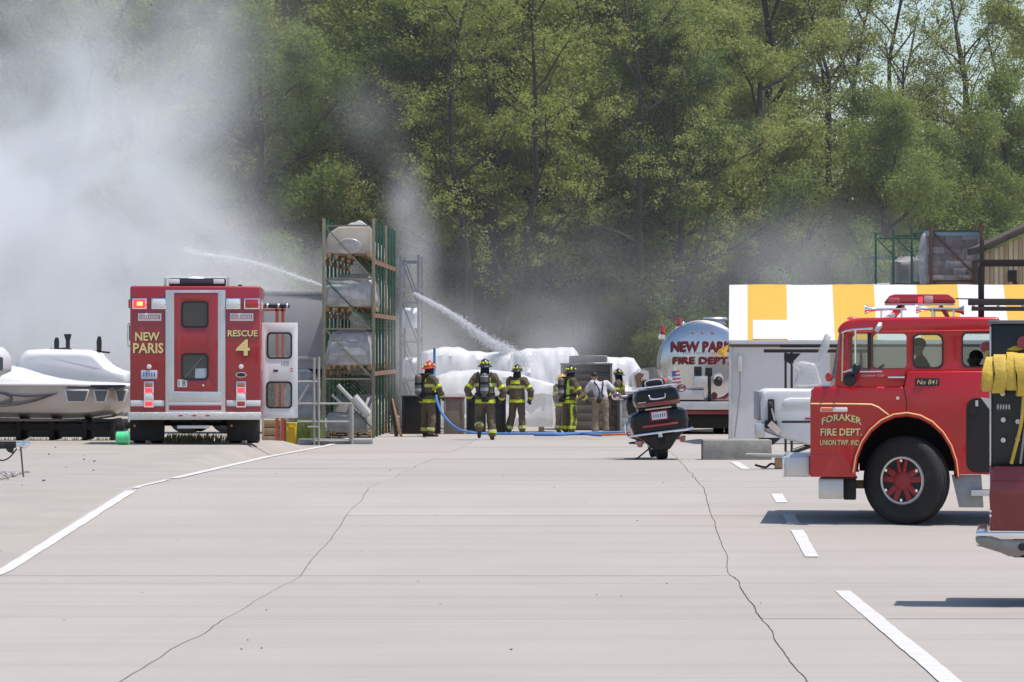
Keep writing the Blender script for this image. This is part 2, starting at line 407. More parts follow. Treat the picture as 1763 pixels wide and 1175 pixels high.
# ---------------------------------------------------------------- trees
def leaf_material(name, c0, c1, c2, tr=.48):
    m = bpy.data.materials.new(name); m.use_nodes = True; nt = m.node_tree; out = nt.nodes['Material Output']
    b = nt.nodes['Principled BSDF']; b.inputs['Roughness'].default_value = .55; b.inputs['Specular IOR Level'].default_value = .3
    at = nt.nodes.new('ShaderNodeAttribute'); at.attribute_name = 'tint'
    oi = nt.nodes.new('ShaderNodeObjectInfo')
    ad = nt.nodes.new('ShaderNodeMath'); ad.operation = 'MULTIPLY_ADD'; ad.inputs[1].default_value = .75
    sc = nt.nodes.new('ShaderNodeMath'); sc.operation = 'MULTIPLY'; sc.inputs[1].default_value = .25
    nt.links.new(oi.outputs['Random'], sc.inputs[0]); nt.links.new(at.outputs['Fac'], ad.inputs[0]); nt.links.new(sc.outputs[0], ad.inputs[2])
    cr = nt.nodes.new('ShaderNodeValToRGB'); e = cr.color_ramp.elements
    e[0].color = (*c0, 1); e[1].color = (*c2, 1); e[1].position = .95; q = cr.color_ramp.elements.new(.5); q.color = (*c1, 1)
    nt.links.new(ad.outputs[0], cr.inputs[0]); nt.links.new(cr.outputs[0], b.inputs['Base Color'])
    t = nt.nodes.new('ShaderNodeBsdfTranslucent'); nt.links.new(cr.outputs[0], t.inputs[0])
    mx = nt.nodes.new('ShaderNodeMixShader'); mx.inputs[0].default_value = tr
    nt.links.new(b.outputs[0], mx.inputs[1]); nt.links.new(t.outputs[0], mx.inputs[2]); nt.links.new(mx.outputs[0], out.inputs['Surface'])
    return m
ML_oak = leaf_material('spring_oak_leaves', (.15, .21, .036), (.30, .345, .074), (.43, .41, .135))
ML_grn = leaf_material('fresh_green_leaves', (.095, .15, .030), (.185, .25, .050), (.28, .33, .075))
ML_drk = leaf_material('dark_green_leaves', (.07, .12, .030), (.125, .185, .048), (.19, .25, .068))
M_bark = mat('dark_bark', (.022, .018, .015), .95, var=.35, scale=3, bump=.6, bscale=14, stretch=(1, 1, .25))

def leaf_mesh(name, tufts, rng, m, size=.15, per=16, spread=.3):
    n = len(tufts) * per
    T = np.repeat(np.array([t[:3] for t in tufts]), per, 0); S = np.repeat(np.array([t[3] for t in tufts]), per)
    tt = np.repeat(rng.random(len(tufts)), per)
    d = rng.normal(size=(n, 3)); d /= np.linalg.norm(d, axis=1)[:, None]; d *= (rng.random(n) ** .5)[:, None]
    C = T + d * (spread * S)[:, None] * np.array([1.25, 1.25, .75])
    nrm = rng.normal(size=(n, 3)) + np.array([0, 0, .9]) + d * 1.5; nrm /= np.linalg.norm(nrm, axis=1)[:, None]
    a = np.cross(nrm, rng.normal(size=(n, 3))); a /= np.linalg.norm(a, axis=1)[:, None]; b = np.cross(nrm, a)
    s = size * rng.uniform(.6, 1.25, n); L = a * s[:, None]; W = b * (s * .62)[:, None]; fold = nrm * (s * .18)[:, None]
    V = np.stack([C - L, C + W + fold, C + L, C - W + fold], 1).reshape(-1, 3)
    me = bpy.data.meshes.new(name); me.vertices.add(4*n); me.vertices.foreach_set('co', V.astype(np.float32).ravel())
    me.loops.add(4*n); me.loops.foreach_set('vertex_index', np.arange(4*n, dtype=np.int32))
    me.polygons.add(n); me.polygons.foreach_set('loop_start', np.arange(0, 4*n, 4, dtype=np.int32)); me.polygons.foreach_set('loop_total', np.full(n, 4, np.int32))
    me.update(calc_edges=True)
    at = me.attributes.new('tint', 'FLOAT', 'FACE'); at.data.foreach_set('value', np.clip(.55*tt + .45*rng.random(n), 0, 1).astype(np.float32))
    me.materials.append(m); return me

def grow_tree(seed, H, r0, base, spread, leafm, nl=8, sub=7, twg=5, per=15, size=.15, tuft=.42, fork=False, lowfill=0, keep=1.0):
    """trunk and limbs as tubes, tufts of leaf faces on the twigs"""
    rng = np.random.default_rng(seed); rnd = random.Random(seed); wood = MB(); tufts = []
    def branch(p, d, ln, r, lvl, n):
        pts = [Vector(p)]; d = Vector(d).normalized()
        for i in range(n):
            j = Vector((rnd.gauss(0, 1), rnd.gauss(0, 1), rnd.gauss(0, .7))) * (.10, .2, .3, .35)[lvl]
            d = (d + j + Vector((0, 0, (.02, .10, .08, .03)[lvl]))).normalized()
            pts.append(pts[-1] + d * ln / n)
        rs = [max(.012, r * (1 - .8 * (i / n) ** .9)) for i in range(n + 1)]
        wood.tube(pts, rs, (8, 6, 5, 3)[lvl], cap=False); return pts, rs
    stems = [((0, 0, -.2), (rnd.uniform(-.06, .06), rnd.uniform(-.06, .06), 1), H*.88, r0)]
    if fork: stems = [((-.15, 0, -.2), (-.16, 0, 1), H*.86, r0*.8), ((.15, .05, -.2), (.2, .1, 1), H*.8, r0*.75)]
    for p, d, ln, r in stems:
        tp, tr = branch(p, d, ln, r, 0, 9)
        ph = rnd.uniform(0, 6)
        for k in range(nl):
            f = base + (.97-base) * (k + rnd.random()*.6) / nl; i = min(int(f*9), 8); q = tp[i].lerp(tp[i+1], f*9-i)
            ph += 2.4 + rnd.uniform(-.5, .5); el = R(rnd.uniform(8, 42)) + (f > .75)*R(22)
            ll = spread * (1.12 - .62*f) * rnd.uniform(.75, 1.2)
            lp, lr = branch(q, (math.cos(ph)*math.cos(el), math.sin(ph)*math.cos(el), math.sin(el)), ll, max(.045, tr[i]*.55), 1, 6)
            for k2 in range(sub):
                g = .22 + .78 * (k2 + rnd.random()) / sub; i2 = min(int(g*6), 5); q2 = lp[i2].lerp(lp[i2+1], min(1, g*6-i2))
                dd = (lp[i2+1]-lp[i2]).normalized(); sd = Vector((rnd.gauss(0, 1), rnd.gauss(0, 1), rnd.gauss(.25, .6)))
                sl2 = ll * rnd.uniform(.25, .45)
                sp, sr = branch(q2, dd*.7 + sd*.75, sl2, max(.022, lr[i2]*.5), 2, 4)
                for k3 in range(twg):
                    h = .3 + .7*(k3 + rnd.random())/twg; i3 = min(int(h*4), 3); q3 = sp[i3].lerp(sp[i3+1], min(1, h*4-i3))
                    td = Vector((rnd.gauss(0, 1), rnd.gauss(0, 1), rnd.gauss(.3, .7))).normalized()
                    e3 = q3 + td * rnd.uniform(.25, .7)
                    if rnd.random() < .5: wood.tube([q3, e3], [.014, .007], 3, cap=False)
                    if rnd.random() < keep:
                        tufts.append((*e3, rnd.uniform(.7, 1.3)))
                        if rnd.random() < .5: tufts.append((*(q3 + Vector((rnd.gauss(0, .25), rnd.gauss(0, .25), rnd.gauss(0, .2)))), rnd.uniform(.6, 1.1)))
    for k in range(lowfill):
        a = rnd.uniform(0, 6.28); rr = spread*.75*math.sqrt(rnd.random()); z = rnd.uniform(.4, H*.35)
        tufts.append((rr*math.cos(a), rr*math.sin(a), z, rnd.uniform(.8, 1.5)))
    wo = wood.build('trunk', M_bark, None, smooth=60); wme = wo.data; bpy.data.objects.remove(wo)
    return wme, leaf_mesh('crown', tufts, rng, leafm, size, per, tuft)
def tree_things(name, label, cat, meshes, loc, rz, sc, group=None):
    t = thing(name, label, cat, loc, rz, group); t.scale = (sc, sc, sc)
    new_obj('trunk', meshes[0], t); new_obj('crown', meshes[1], t); return t

T_oakA = grow_tree(11, 20, .42, .20, 7.2, ML_oak, nl=11, sub=8, twg=6, per=89, size=0.061, tuft=.48)
T_oakB = grow_tree(23, 21, .45, .17, 7.6, ML_oak, nl=9, sub=8, twg=6, per=94, size=0.061, tuft=.5, fork=True)
T_oakC = grow_tree(37, 18, .36, .14, 6.2, ML_oak, nl=12, sub=7, twg=6, per=89, size=0.057, tuft=.46)
T_grnA = grow_tree(41, 15, .28, .10, 5.4, ML_grn, nl=13, sub=7, twg=6, per=99, size=0.057, tuft=.5)
T_grnB = grow_tree(53, 12, .24, .08, 4.8, ML_grn, nl=13, sub=7, twg=6, per=99, size=0.054, tuft=.48)
T_drk = grow_tree(67, 17, .32, .08, 5.0, ML_drk, nl=15, sub=7, twg=6, per=99, size=0.061, tuft=.55)
T_thin = grow_tree(71, 19, .24, .30, 5.0, ML_oak, nl=9, sub=6, twg=6, per=36, size=0.047, tuft=.34, keep=.5, fork=True)
T_bush = grow_tree(83, 4.6, .07, .05, 2.3, ML_grn, nl=9, sub=6, twg=5, per=78, size=0.047, tuft=.42, fork=True, lowfill=70)
T_bush2 = grow_tree(89, 4.2, .07, .05, 2.5, ML_drk, nl=9, sub=6, twg=5, per=78, size=0.047, tuft=.42, fork=True, lowfill=80)
def at_ground(px, s): x = (px-CX)/s; return (x, F/s, gz(x, F/s)-.05)
front = [  # pixel column, pixels per metre, kind, turn, size, label
    (40, 50, T_grnA, 1.0, 1.15, 'green tree dimmed by the thick smoke at the far left'),
    (190, 48, T_oakA, 2.2, 1.0, 'tall oak nearly lost in the smoke above the covered boats'),
    (330, 49, T_oakC, 0.3, 1.1, 'oak half veiled by smoke above the red rescue truck roof'),
    (430, 51, T_grnA, 3.3, .95, 'leafy green tree between the rescue truck and the pallet rack'),
    (525, 49, T_oakB, 4.1, 1.0, 'forked oak rising above the left end of the green pallet rack'),
    (640, 50, T_drk, 0.8, .95, 'dark green tree right behind the tall pallet rack'),
    (730, 48, T_oakC, 5.0, 1.05, 'oak behind the smoke wisp right of the pallet rack'),
    (838, 51, T_oakA, 1.9, .95, 'oak with bare lower trunk above the walking firefighter'),
    (985, 50, T_oakB, 0.2, .95, 'broad forked oak in the middle of the tree line'),
    (1080, 49, T_grnA, 2.6, 1.05, 'fresh green tree above the man in the white shirt'),
    (1200, 51, T_drk, 4.4, .9, 'dark leafy tree above the polished tank of the tanker'),
    (1300, 50, T_oakC, 3.9, .9, 'bright oak above the left half of the striped tent'),
    (1530, 51, T_grnB, 1.2, .9, 'round green tree with a dark trunk above the red light bar'),
    (1650, 50, T_grnB, 5.4, .84, 'low green tree behind the blue topped pallet load'),
    (1755, 49, T_grnB, 2.9, .95, 'green tree at the right edge behind the plank shed')]
for px, s_, k, rz, sc_, lb in front:
    tree_things('oak_tree' if k in (T_oakA, T_oakB, T_oakC) else 'leafy_tree', lb, 'tree', k, at_ground(px, s_), rz, sc_, 'trees along the front edge of the wood')
thin_trees = [(1435, 46, .9, 1.0, 'thin forked tree showing against the sky above the tent'), (1505, 45, 3.6, 1.08, 'bare branched forked tree tallest against the sky gap'),
              (1640, 46, 2.0, .9, 'sparse tree with bare twigs right of the sky gap'), (1575, 45, 5.0, .95, 'slim sparse tree in the middle of the sky gap'), (1690, 45.5, .4, 1.0, 'sparse forked tree above the pallet of cartons')]
for px, s_, rz, sc_, lb in thin_trees: tree_things('sparse_tree', lb, 'tree', T_thin, at_ground(px, s_), rz, sc_, 'thin trees against the sky')
tree_things('oak_tree', 'tall oak filling the top right corner of the view', 'tree', T_oakC, at_ground(1738, 46), 1.1, .98, 'thin trees against the sky')
tree_things('sparse_tree', 'thin trunked tree left of the tanker beacons', 'tree', T_thin, at_ground(1128, 52), .5, .9, 'thin trees against the sky')
tree_things('sparse_tree', 'thin tree with two stems behind the water jet', 'tree', T_thin, at_ground(815, 53), 5.2, .95, 'thin trees against the sky')
rr_ = random.Random(5)
for row, (s_, n, lo, hi) in enumerate(((45.5, 20, -420, 1310), (42, 20, -440, 1330), (38, 21, -480, 1320))):
    for k in range(n):
        px = lo + (hi-lo)*(k+rr_.uniform(.15, .85))/n
        kind = rr_.choice([T_oakA, T_oakB, T_oakC, T_grnA, T_drk, T_oakA])
        tree_things('wood_tree', 'tree standing deeper in the wood behind the front row', 'tree', kind, at_ground(px, s_*rr_.uniform(.98, 1.02)), rr_.uniform(0, 6.28), rr_.uniform(1.0, 1.2)*(1, 1.08, 1.2)[row], 'trees deeper in the wood')
for k in range(9):
    tree_things('wood_tree', 'low tree deeper in the wood behind the tent', 'tree', rr_.choice([T_grnB, T_drk, T_grnA]), at_ground(1430+k*48+rr_.uniform(-15, 15), 43), rr_.uniform(0, 6.28), rr_.uniform(.52, .66), 'low trees deeper in the wood')
bush_marks = ['left end of the boat cover', 'black brackets on the boat cover', 'right slope of the big boat cover', 'left beacon of the rescue truck', 'roof light bar of the rescue truck', 'open white door of the rescue truck', 'left post of the green rack', 'right side of the green rack', 'dark rack in the smoke', 'start of the water jet', 'firefighter without air tank', 'flat topped wrapped boat', 'foil bale on the crate', 'sloped end of the last wrapped boat', 'left beacon of the tanker', 'tank hatch of the tanker', 'first yellow tent stripe', 'second white tent stripe', 'second yellow tent stripe', 'far dark green rack', 'cartons on the right rack', 'plank shed']
for k, mk in enumerate(bush_marks):
    tree_things('undergrowth_bush', 'leafy undergrowth bush at the wood edge behind the ' + mk, 'bush', rr_.choice([T_bush, T_bush2]), at_ground(40+k*80+rr_.uniform(-20, 20), rr_.uniform(49.5, 53)), rr_.uniform(0, 6.28), rr_.uniform(.6, 1.25), 'undergrowth bushes along the wood')
for k in range(26):
    tree_things('undergrowth_bush', 'leafy undergrowth bush inside the wood', 'bush', rr_.choice([T_bush2, T_bush2, T_bush]), at_ground(-150+k*78+rr_.uniform(-25, 25), rr_.uniform(44, 47)), rr_.uniform(0, 6.28), rr_.uniform(1.3, 2.0), 'undergrowth bushes inside the wood')


# ================================================================ VEHICLES
def wheel(parent, c, r, wd, rim_m,  face=-1, axis='y', steer=0, hub=.55, spokes=0, name='wheel'):
    """tyre with tread ribs, dished rim and hub bolts; face is the side of the axis that looks outwards"""
    e = bpy.data.objects.new(name, None); COL.objects.link(e); e.parent = parent; e.location = c
    e.rotation_euler = (0, 0, steer + (0 if axis == 'y' else R(90) * -1)); f = face; h = wd/2
    prof = [(r*hub, f*h*.75), (r*.66, f*h*.98), (r*.85, f*h), (r*.95, f*h*.9), (r, f*h*.68), (r, f*h*.4), (r*.982, f*h*.38), (r*.982, f*h*.30), (r, f*h*.28), (r, f*h*.03), (r*.982, 0),
            (r, -f*h*.03), (r, -f*h*.28), (r*.982, -f*h*.3), (r*.982, -f*h*.38), (r, -f*h*.4), (r, -f*h*.68), (r*.95, -f*h*.9), (r*.85, -f*h), (r*.6, -f*h*.9)]
    MB().revolve(prof, (0, 0, 0), 'y', 40).build('tyre', M_rub, e)
    if spokes:
        MB().revolve([(r*hub*1.05, f*h*.78), (r*hub*1.0, f*h*.9), (r*hub*.93, f*h*.86), (r*hub*.90, f*h*.45), (r*hub*.88, f*h*.45)], (0, 0, 0), 'y', 36, cap=False).build('rim_ring', M_alu, e)
        MB().revolve([(r*hub*.9, f*h*.25), (r*hub*.5, f*h*.1), (r*.02, f*h*.1)], (0, 0, 0), 'y', 24).build('wheel_disc', mat('wheel_recess_shade', (.05, .004, .006), .5), e)  # disc red darkened to give the shade of the rim recess
        rim = MB().revolve([(r*hub*.46, f*h*.15), (r*hub*.42, f*h*.8), (r*hub*.3, f*h*.9), (r*hub*.12, f*h*.92), (r*hub*.02, f*h*.92)], (0, 0, 0), 'y', 20)
        for k in range(spokes):
            a = 2*math.pi*(k+.25)/spokes; d = Vector((math.cos(a), 0, math.sin(a))); sd_ = Vector((-math.sin(a), 0, math.cos(a)))
            for q_ in (-1, 1): rim.bar(d*r*hub*.36+sd_*q_*r*hub*.1+Vector((0, f*h*.6, 0)), d*r*hub*.93+sd_*q_*r*hub*.22+Vector((0, f*h*.62, 0)), r*hub*.17, h*.5)
        rim.build('rim', mat('wheel_red', (.30, .012, .018), .45, var=.15, dirt=.3), e, .008)
    else:
        MB().revolve([(r*hub*1.03, f*h*.80), (r*hub*.97, f*h*.86), (r*hub*.90, f*h*.78), (r*hub*.84, f*h*.42), (r*hub*.5, f*h*.30), (r*hub*.42, f*h*.62), (r*hub*.2, f*h*.72), (r*.02, f*h*.74)], (0, 0, 0), 'y', 32).build('rim', rim_m, e)
    bo = MB()
    for k in range(6):
        a = 2*math.pi*(k+.5)/6; bo.cyl((r*hub*.84*math.cos(a), f*h*.6, r*hub*.84*math.sin(a)), (r*hub*.84*math.cos(a), f*h*.98, r*hub*.84*math.sin(a)), r*.035, n=8)
    tag(bo.build('bolts', M_chrome, e), kind='stuff'); return e

# ---------------------------------------------------------------- rescue truck, seen from behind
S = 90.0; SR = 87.5; OX, OY = 337, 762
rt = thing('rescue_truck', 'red box bodied rescue truck seen from behind with gold lettering', 'fire truck', (0, 0, 0))
p = P(OX, OY, SR); rt.scale = (S/SR,)*3; rt.location = (p.x, p.y, gz(p.x+.9, p.y+1)-.01); rt.rotation_euler = (0, 0, R(2.2))
q = lambda px, py: ((px-OX)/S, (OY-py)/S)
def rb(name, m, x0, y0, x1, y1, ya, yb, bevel=.008, parent=None):
    a, b = q(x0, y1), q(x1, y0); return boxo(name, m, parent or rt, a[0], b[0], ya, yb, a[1], b[1], bevel)
a, b = q(224, 712), q(449, 490)
body = MB().box(a[0], b[0], 0, 4.1, a[1], b[1]).build('body', M_red, rt, .045, 3)
# the cab in front of the box
MB().prismx([(4.12, .5), (6.3, .5), (6.3, 1.25), (5.55, 1.4), (5.05, 2.15), (4.12, 2.2)], -1.02, 1.02).build('cab', M_red, rt, .06, 3)
MB().prismx([(5.12, 2.05), (5.56, 1.42), (5.60, 1.44), (5.16, 2.09)], -.9, .9).build('windscreen', M_dglass, rt)
# rear door
fr = MB(); o_ = [q(285, 712), q(388, 712), q(388, 497), q(285, 497)]; h_ = [q(300, 672), q(375, 672), q(375, 502), q(300, 502)]
fr.panel(o_, [h_], -.035, -.002); fr.build('door_frame', M_alu, rt, .006)
d_ = MB().panel([q(299.5, 672.5), q(375.5, 672.5), q(375.5, 501.5), q(299.5, 501.5)],
                [rrect(*q(314, 560), *q(357, 518), .07), rrect(*q(314, 650), *q(357, 608), .07)], -.03, -.003)
door = d_.build('rear_door', M_red, rt, .004)
for (u0, v0, u1, v1) in ((314, 518, 357, 560), (314, 608, 357, 650)):
    MB().panel(rrect(*q(u0-2, v1+2), *q(u1+2, v0-2), .08), [rrect(*q(u0+1, v1-1), *q(u1-1, v0+1), .06)], -.04, -.028).build('window_frame', M_black, door)
    MB().prism(rrect(*q(u0, v1), *q(u1, v0), .06), -.022, -.016).build('window_pane', mat('tinted_window', (.03, .034, .04), .06, coat=1), door)
MB().bar((*q(318, 648)[:1], -.024, q(318, 648)[1]), (q(349, 612)[0], -.024, q(349, 612)[1]), .05, .004).build('window_strap', mat('grey_strap', (.4, .42, .42), .6), door)
rb('inside_notice', mat('pale_blue_card', (.38, .46, .50), .6), 336, 632, 356, 649, -.026, -.0225, 0, door)
rb('door_notice', mat('notice_card', (.62, .66, .64), .5), 306, 651, 322, 664, -.036, -.029, 0, door)
text('I B', (q(308, 0)[0], q(320, 0)[0], q(0, 662)[1], q(0, 653)[1]), -.037, M_black, door, depth=.001)
MB().cyl((q(350, 0)[0], -.03, q(0, 661)[1]), (q(350, 0)[0], -.055, q(0, 661)[1]), .02).build('door_lock', M_chrome, door)
# kick plates and stripes
rb('kick_plate', M_alu, 291, 673, 381, 689, -.045, -.03)
rb('white_stripe', M_white, 291, 689.5, 381, 695, -.042, -.028); rb('red_stripe', M_red, 291, 695.5, 381, 704, -.040, -.028); rb('step_edge', M_alu, 291, 704.5, 381, 711, -.05, -.03)
for x0, x1 in ((225, 283), (390, 448.5)):
    rb('white_stripe', M_white, x0, 687, x1, 697, -.012, .0, .003)
bp = MB(); A, B = q(222, 720), q(450, 707); bp.box(A[0], B[0], -.34, -.003, A[1], B[1]); bp.build('rear_bumper', mat('tread_plate', (.66, .64, .60), .38, .6, var=.12, scale=14, bump=.8, bscale=60), rt, .015)
for x in (312, 335, 358): rb('bumper_marker', M_ltred, x-3.5, 711.5, x+3.5, 714, -.348, -.338, 0)
# lights
for nm, m_, x0, x1 in (('beacon', M_redon, 230, 251), ('scene_light', M_ltwhite, 263, 284), ('scene_light', M_ltwhite, 391, 412), ('beacon', M_ltred, 422, 445)):
    e = rb(nm, M_chrome, x0-2, 511, x1+2, 530, -.04, -.001, .008)
    lens = rb('lens', m_, x0, 513, x1, 528, -.06, -.036, .012, e)
rb('beacon_core', mat('lit_amber_core', (.9, .4, .1), .3, emit=(1, .45, .12), estr=1.6), 236, 517, 246, 524, -.064, -.058, .004)
for x0 in (238, 396):
    e = rb('warning_plate', M_white, x0, 537, x0+40, 550, -.012, .0, .003)
    rb('plate_border', M_red, x0+2.5, 540, x0+37.5, 547, -.015, -.011, 0, e); rb('plate_field', M_white, x0+4, 541, x0+36, 546, -.017, -.013, 0, e)
    text('IIIIIIII', (q(x0+6, 0)[0], q(x0+34, 0)[0], q(0, 545)[1], q(0, 542)[1]), -.018, M_red, e, depth=.001)
for i, (t_, bx_) in enumerate((('NEW', (233, 275, 584.5, 569.5)), ('PARIS', (229.5, 282, 606, 588)), ('RESCUE', (392, 443.5, 577, 566)), ('4', (406, 430, 610, 582)))):
    x0, z0 = q(bx_[0], bx_[2]); x1, z1 = q(bx_[1], bx_[3])
    text(t_, (x0+.014, x1+.014, z0-.014, z1-.014), -.006, M_black, rt, 'letter_shadow', depth=.002, bold=.03)
    text(t_, (x0, x1, z0, z1), -.012, M_gold, rt, depth=.002, bold=.025)
for x in (257, 415): MB().cyl((q(x, 0)[0], 0, q(0, 629)[1]), (q(x, 0)[0], -.035, q(0, 629)[1]), .05, .045).build('round_light', M_ltwhite, rt, .008)
e = rb('number_plate', mat('plate_blue_white', (.50, .56, .66), .5), 243, 635, 271, 650, -.015, 0, .003)
text('IIIII', (q(247, 0)[0], q(267, 0)[0], q(0, 646)[1], q(0, 639)[1]), -.017, mat('plate_ink', (.05, .08, .25), .5), e, depth=.001)
sp = lambda c, rx, rz, y0, y1, n=20: MB().prism([(c[0]+rx*math.cos(2*math.pi*k/n), c[1]+rz*math.sin(2*math.pi*k/n)) for k in range(n)], y0, y1)
e = sp(q(415, 643), .11, .055, -.012, 0).build('badge', mat('badge_silver', (.55, .5, .42), .3, .8), rt); sp(q(415, 643), .085, .034, -.016, -.011).build('badge_field', M_black, e)
for x0 in (248, 406.5):
    e = rb('tail_light', M_chrome, x0, 654, x0+17, 699, -.03, -.001, .008)
    for m_, v0, v1 in ((M_amber, 656, 664), (M_redon, 665.5, 674), (M_ltwhite, 676, 687), (M_redon if x0 < 300 else M_ltred, 689, 697)):
        rb('lens', m_, x0+1.8, v0, x0+15.2, v1, -.042, -.028, .008, e)
# roof lights
e = rb('roof_light_bar', M_black, 290, 477, 388, 489.8, .12, .5, .02)
for x0, x1 in ((290, 309), (367, 386)): rb('lens', M_ltwhite, x0, 478, x1, 486, .1, .118, .01, e)
rb('louvre', mat('smoked_panel', (.05, .04, .07), .3), 311, 479, 365, 485, .105, .118, .004, e)
for x in (283.5, 392): rb('end_bracket', M_alu, x-1.5, 474, x+1.5, 491, .1, .5, .004, e)
MB().ball((q(337, 0)[0], .3, q(0, 477.5)[1]), .16, .16, .05, z0=-.05).build('dome', M_white, e)
MB().tube([(-.62, .3, q(0, 475.3)[1]), (.62, .3, q(0, 475.3)[1])], .012, 6).build('top_rail', M_alu, e)
rb('antenna_base', M_black, 409, 487, 416, 492, .4, .5, .01)
MB().cyl((q(232, 0)[0], .2, q(0, 492)[1]), (q(232, 0)[0], .2, q(0, 489)[1]), .02).build('roof_vent', M_alu, rt)
# underside
for x0, x1 in ((223, 281.5), (390, 447)):
    rb('mud_flap', M_rub, x0, 721, x1, 757, .24, .26, .006)
    for k in (0, 1): wheel(rt, (q((x0+x1)/2, 0)[0] + (-.17 if k else .17), 1.0, .4), .405, .26, M_white, axis='x', face=-1 if x0 < 300 else 1, name='rear_wheel')
    MB().cyl((q(x0+8, 0)[0], .235, q(0, 731)[1]), (q(x0+8, 0)[0], .22, q(0, 731)[1]), .025).build('flap_reflector', M_amber, rt)
for sx in (-1, 1): wheel(rt, (sx*.95, 5.3, .4), .4, .24, M_white, axis='x', face=sx, name='front_wheel')
MB().box(-.5, .5, .1, 4.0, .42, .5).build('chassis', M_dark, rt, .01)
MB().cyl((-1, 1.0, .40), (1, 1.0, .40), .07).ball((.05, 1.0, .4), .18).build('axle', M_dark, rt)
rb('hitch_bar', M_alu, 306, 729.5, 361, 735, -.3, -.22, .01); MB().cyl((-.03, -.25, .3), (-.03, -.05, .45), .04).build('hitch_post', M_dark, rt)
for x in (221.5,):
    MB().tube(catmull([(q(224, 0)[0], .25, q(0, 557)[1]), (q(219, 0)[0], .25, q(0, 557)[1]), (q(219, 0)[0], .25, q(0, 592)[1]), (q(224, 0)[0], .25, q(0, 592)[1])], 3), .016, 8).build('grab_handle', M_chrome, rt)
    rb('side_marker', M_black, 221, 556, 225, 584, .35, .5, .006); rb('side_light', M_ltred, 220, 513, 225, 528, .3, .45, .01)
rb('side_lamp', M_chrome, 448.5, 513, 452, 530, .15, .3, .008)
# open side door, its white inner face towards us
od = MB().panel([q(450, 718), q(512, 718), q(512, 553), q(450, 553)], [rrect(*q(461, 613), *q(500, 572), .07), rrect(*q(460, 699), *q(500, 657), .07)], .42, .47)
sd = od.build('open_side_door', M_white, rt, .006)
for (u0, v0, u1, v1) in ((461, 572, 500, 613), (460, 657, 500, 699)):
    MB().panel(rrect(*q(u0-2.5, v1+2.5), *q(u1+2.5, v0-2.5), .08), [rrect(*q(u0+.5, v1-.5), *q(u1-.5, v0+.5), .06)], .41, .422).build('window_frame', M_rub, sd)
    MB().prism(rrect(*q(u0, v1), *q(u1, v0), .06), .44, .446).build('window_pane', M_glass, sd)
text('1430', (q(484, 0)[0], q(497, 0)[0], q(0, 628)[1], q(0, 619)[1]), .418, mat('grey_ink', (.2, .2, .2), .6), sd, depth=.001)
rb('door_latch', M_black, 470, 634.5, 478, 638, .40, .421, .004, sd); rb('door_label', mat('red_ink', (.4, .05, .05), .6), 499, 632, 504, 633.5, .417, .421, 0, sd); rb('door_label', MATS['red_ink'], 499, 636, 504, 637.5, .417, .421, 0, sd)
for v in (560, 640, 710): rb('hinge', M_alu, 448.5, v-4, 452, v+4, .44, .50, .004, sd)

# ---------------------------------------------------------------- the cab-over fire engine on the right, its left side towards us
S2 = 143.0
ft = thing('fire_engine', 'bright red cab-over fire engine facing left with gold lettering and red light bar', 'fire truck')
p = P(1395, 902, S2); ft.location = (p.x, p.y, gz(p.x, p.y)); ft.rotation_euler = (0, 0, -math.atan(.0896))
t_ = lambda px, py: ((px-1395)/S2, (902-py)/S2)
def tb(name, m, x0, y0, x1, y1, ya, yb, bevel=.008, parent=None, seg=2):
    a, b = t_(x0, y1), t_(x1, y0); return boxo(name, m, parent or ft, a[0], b[0], ya, yb, a[1], b[1], bevel, seg)
WC = t_(1560, 826); WR = .535
arch = []
for k in range(13):
    a = R(176 - k*14.6); arch.append((WC[0]-.01 + .60*math.cos(a), WC[1]+.03 + .74*math.sin(a)))
low = [t_(1395, 820), t_(1475, 820)] + arch + [t_(1642, 815), t_(1716, 815), t_(1716, 640), t_(1562, 640), t_(1556, 667), t_(1402, 667), t_(1395, 685)]
MB().prism(low, 0, .06).build('side_panel', M_redT, ft, .02, 2, bang=35)
MB().prism(low, 2.28, 2.34).build('side_panel', M_redT, ft, .02, 2, bang=35)
tb('cab_front', M_redT, 1396, 669, 1402, 819, .04, 2.3, .02)
MB().box(*[t_(1400, 0)[0], t_(1556, 0)[0]], .03, 2.31, t_(0, 676)[1], t_(0, 664)[1]).build('shoulder', M_redT, ft, .035, 3)
MB().box(*[t_(1560, 0)[0], t_(1716, 0)[0]], .03, .2, t_(0, 650)[1], t_(0, 637)[1]).build('shoulder', M_redT, ft, .035, 3)
tb('cab_floor', M_dark, 1400, 690, 1716, 700, .08, 2.26, 0)
tb('wheel_well', M_dark, 1478, 702, 1655, 812, .70, .74, 0); tb('engine_cover', M_dark, 1470, 640, 1560, 690, .9, 1.5, .02)
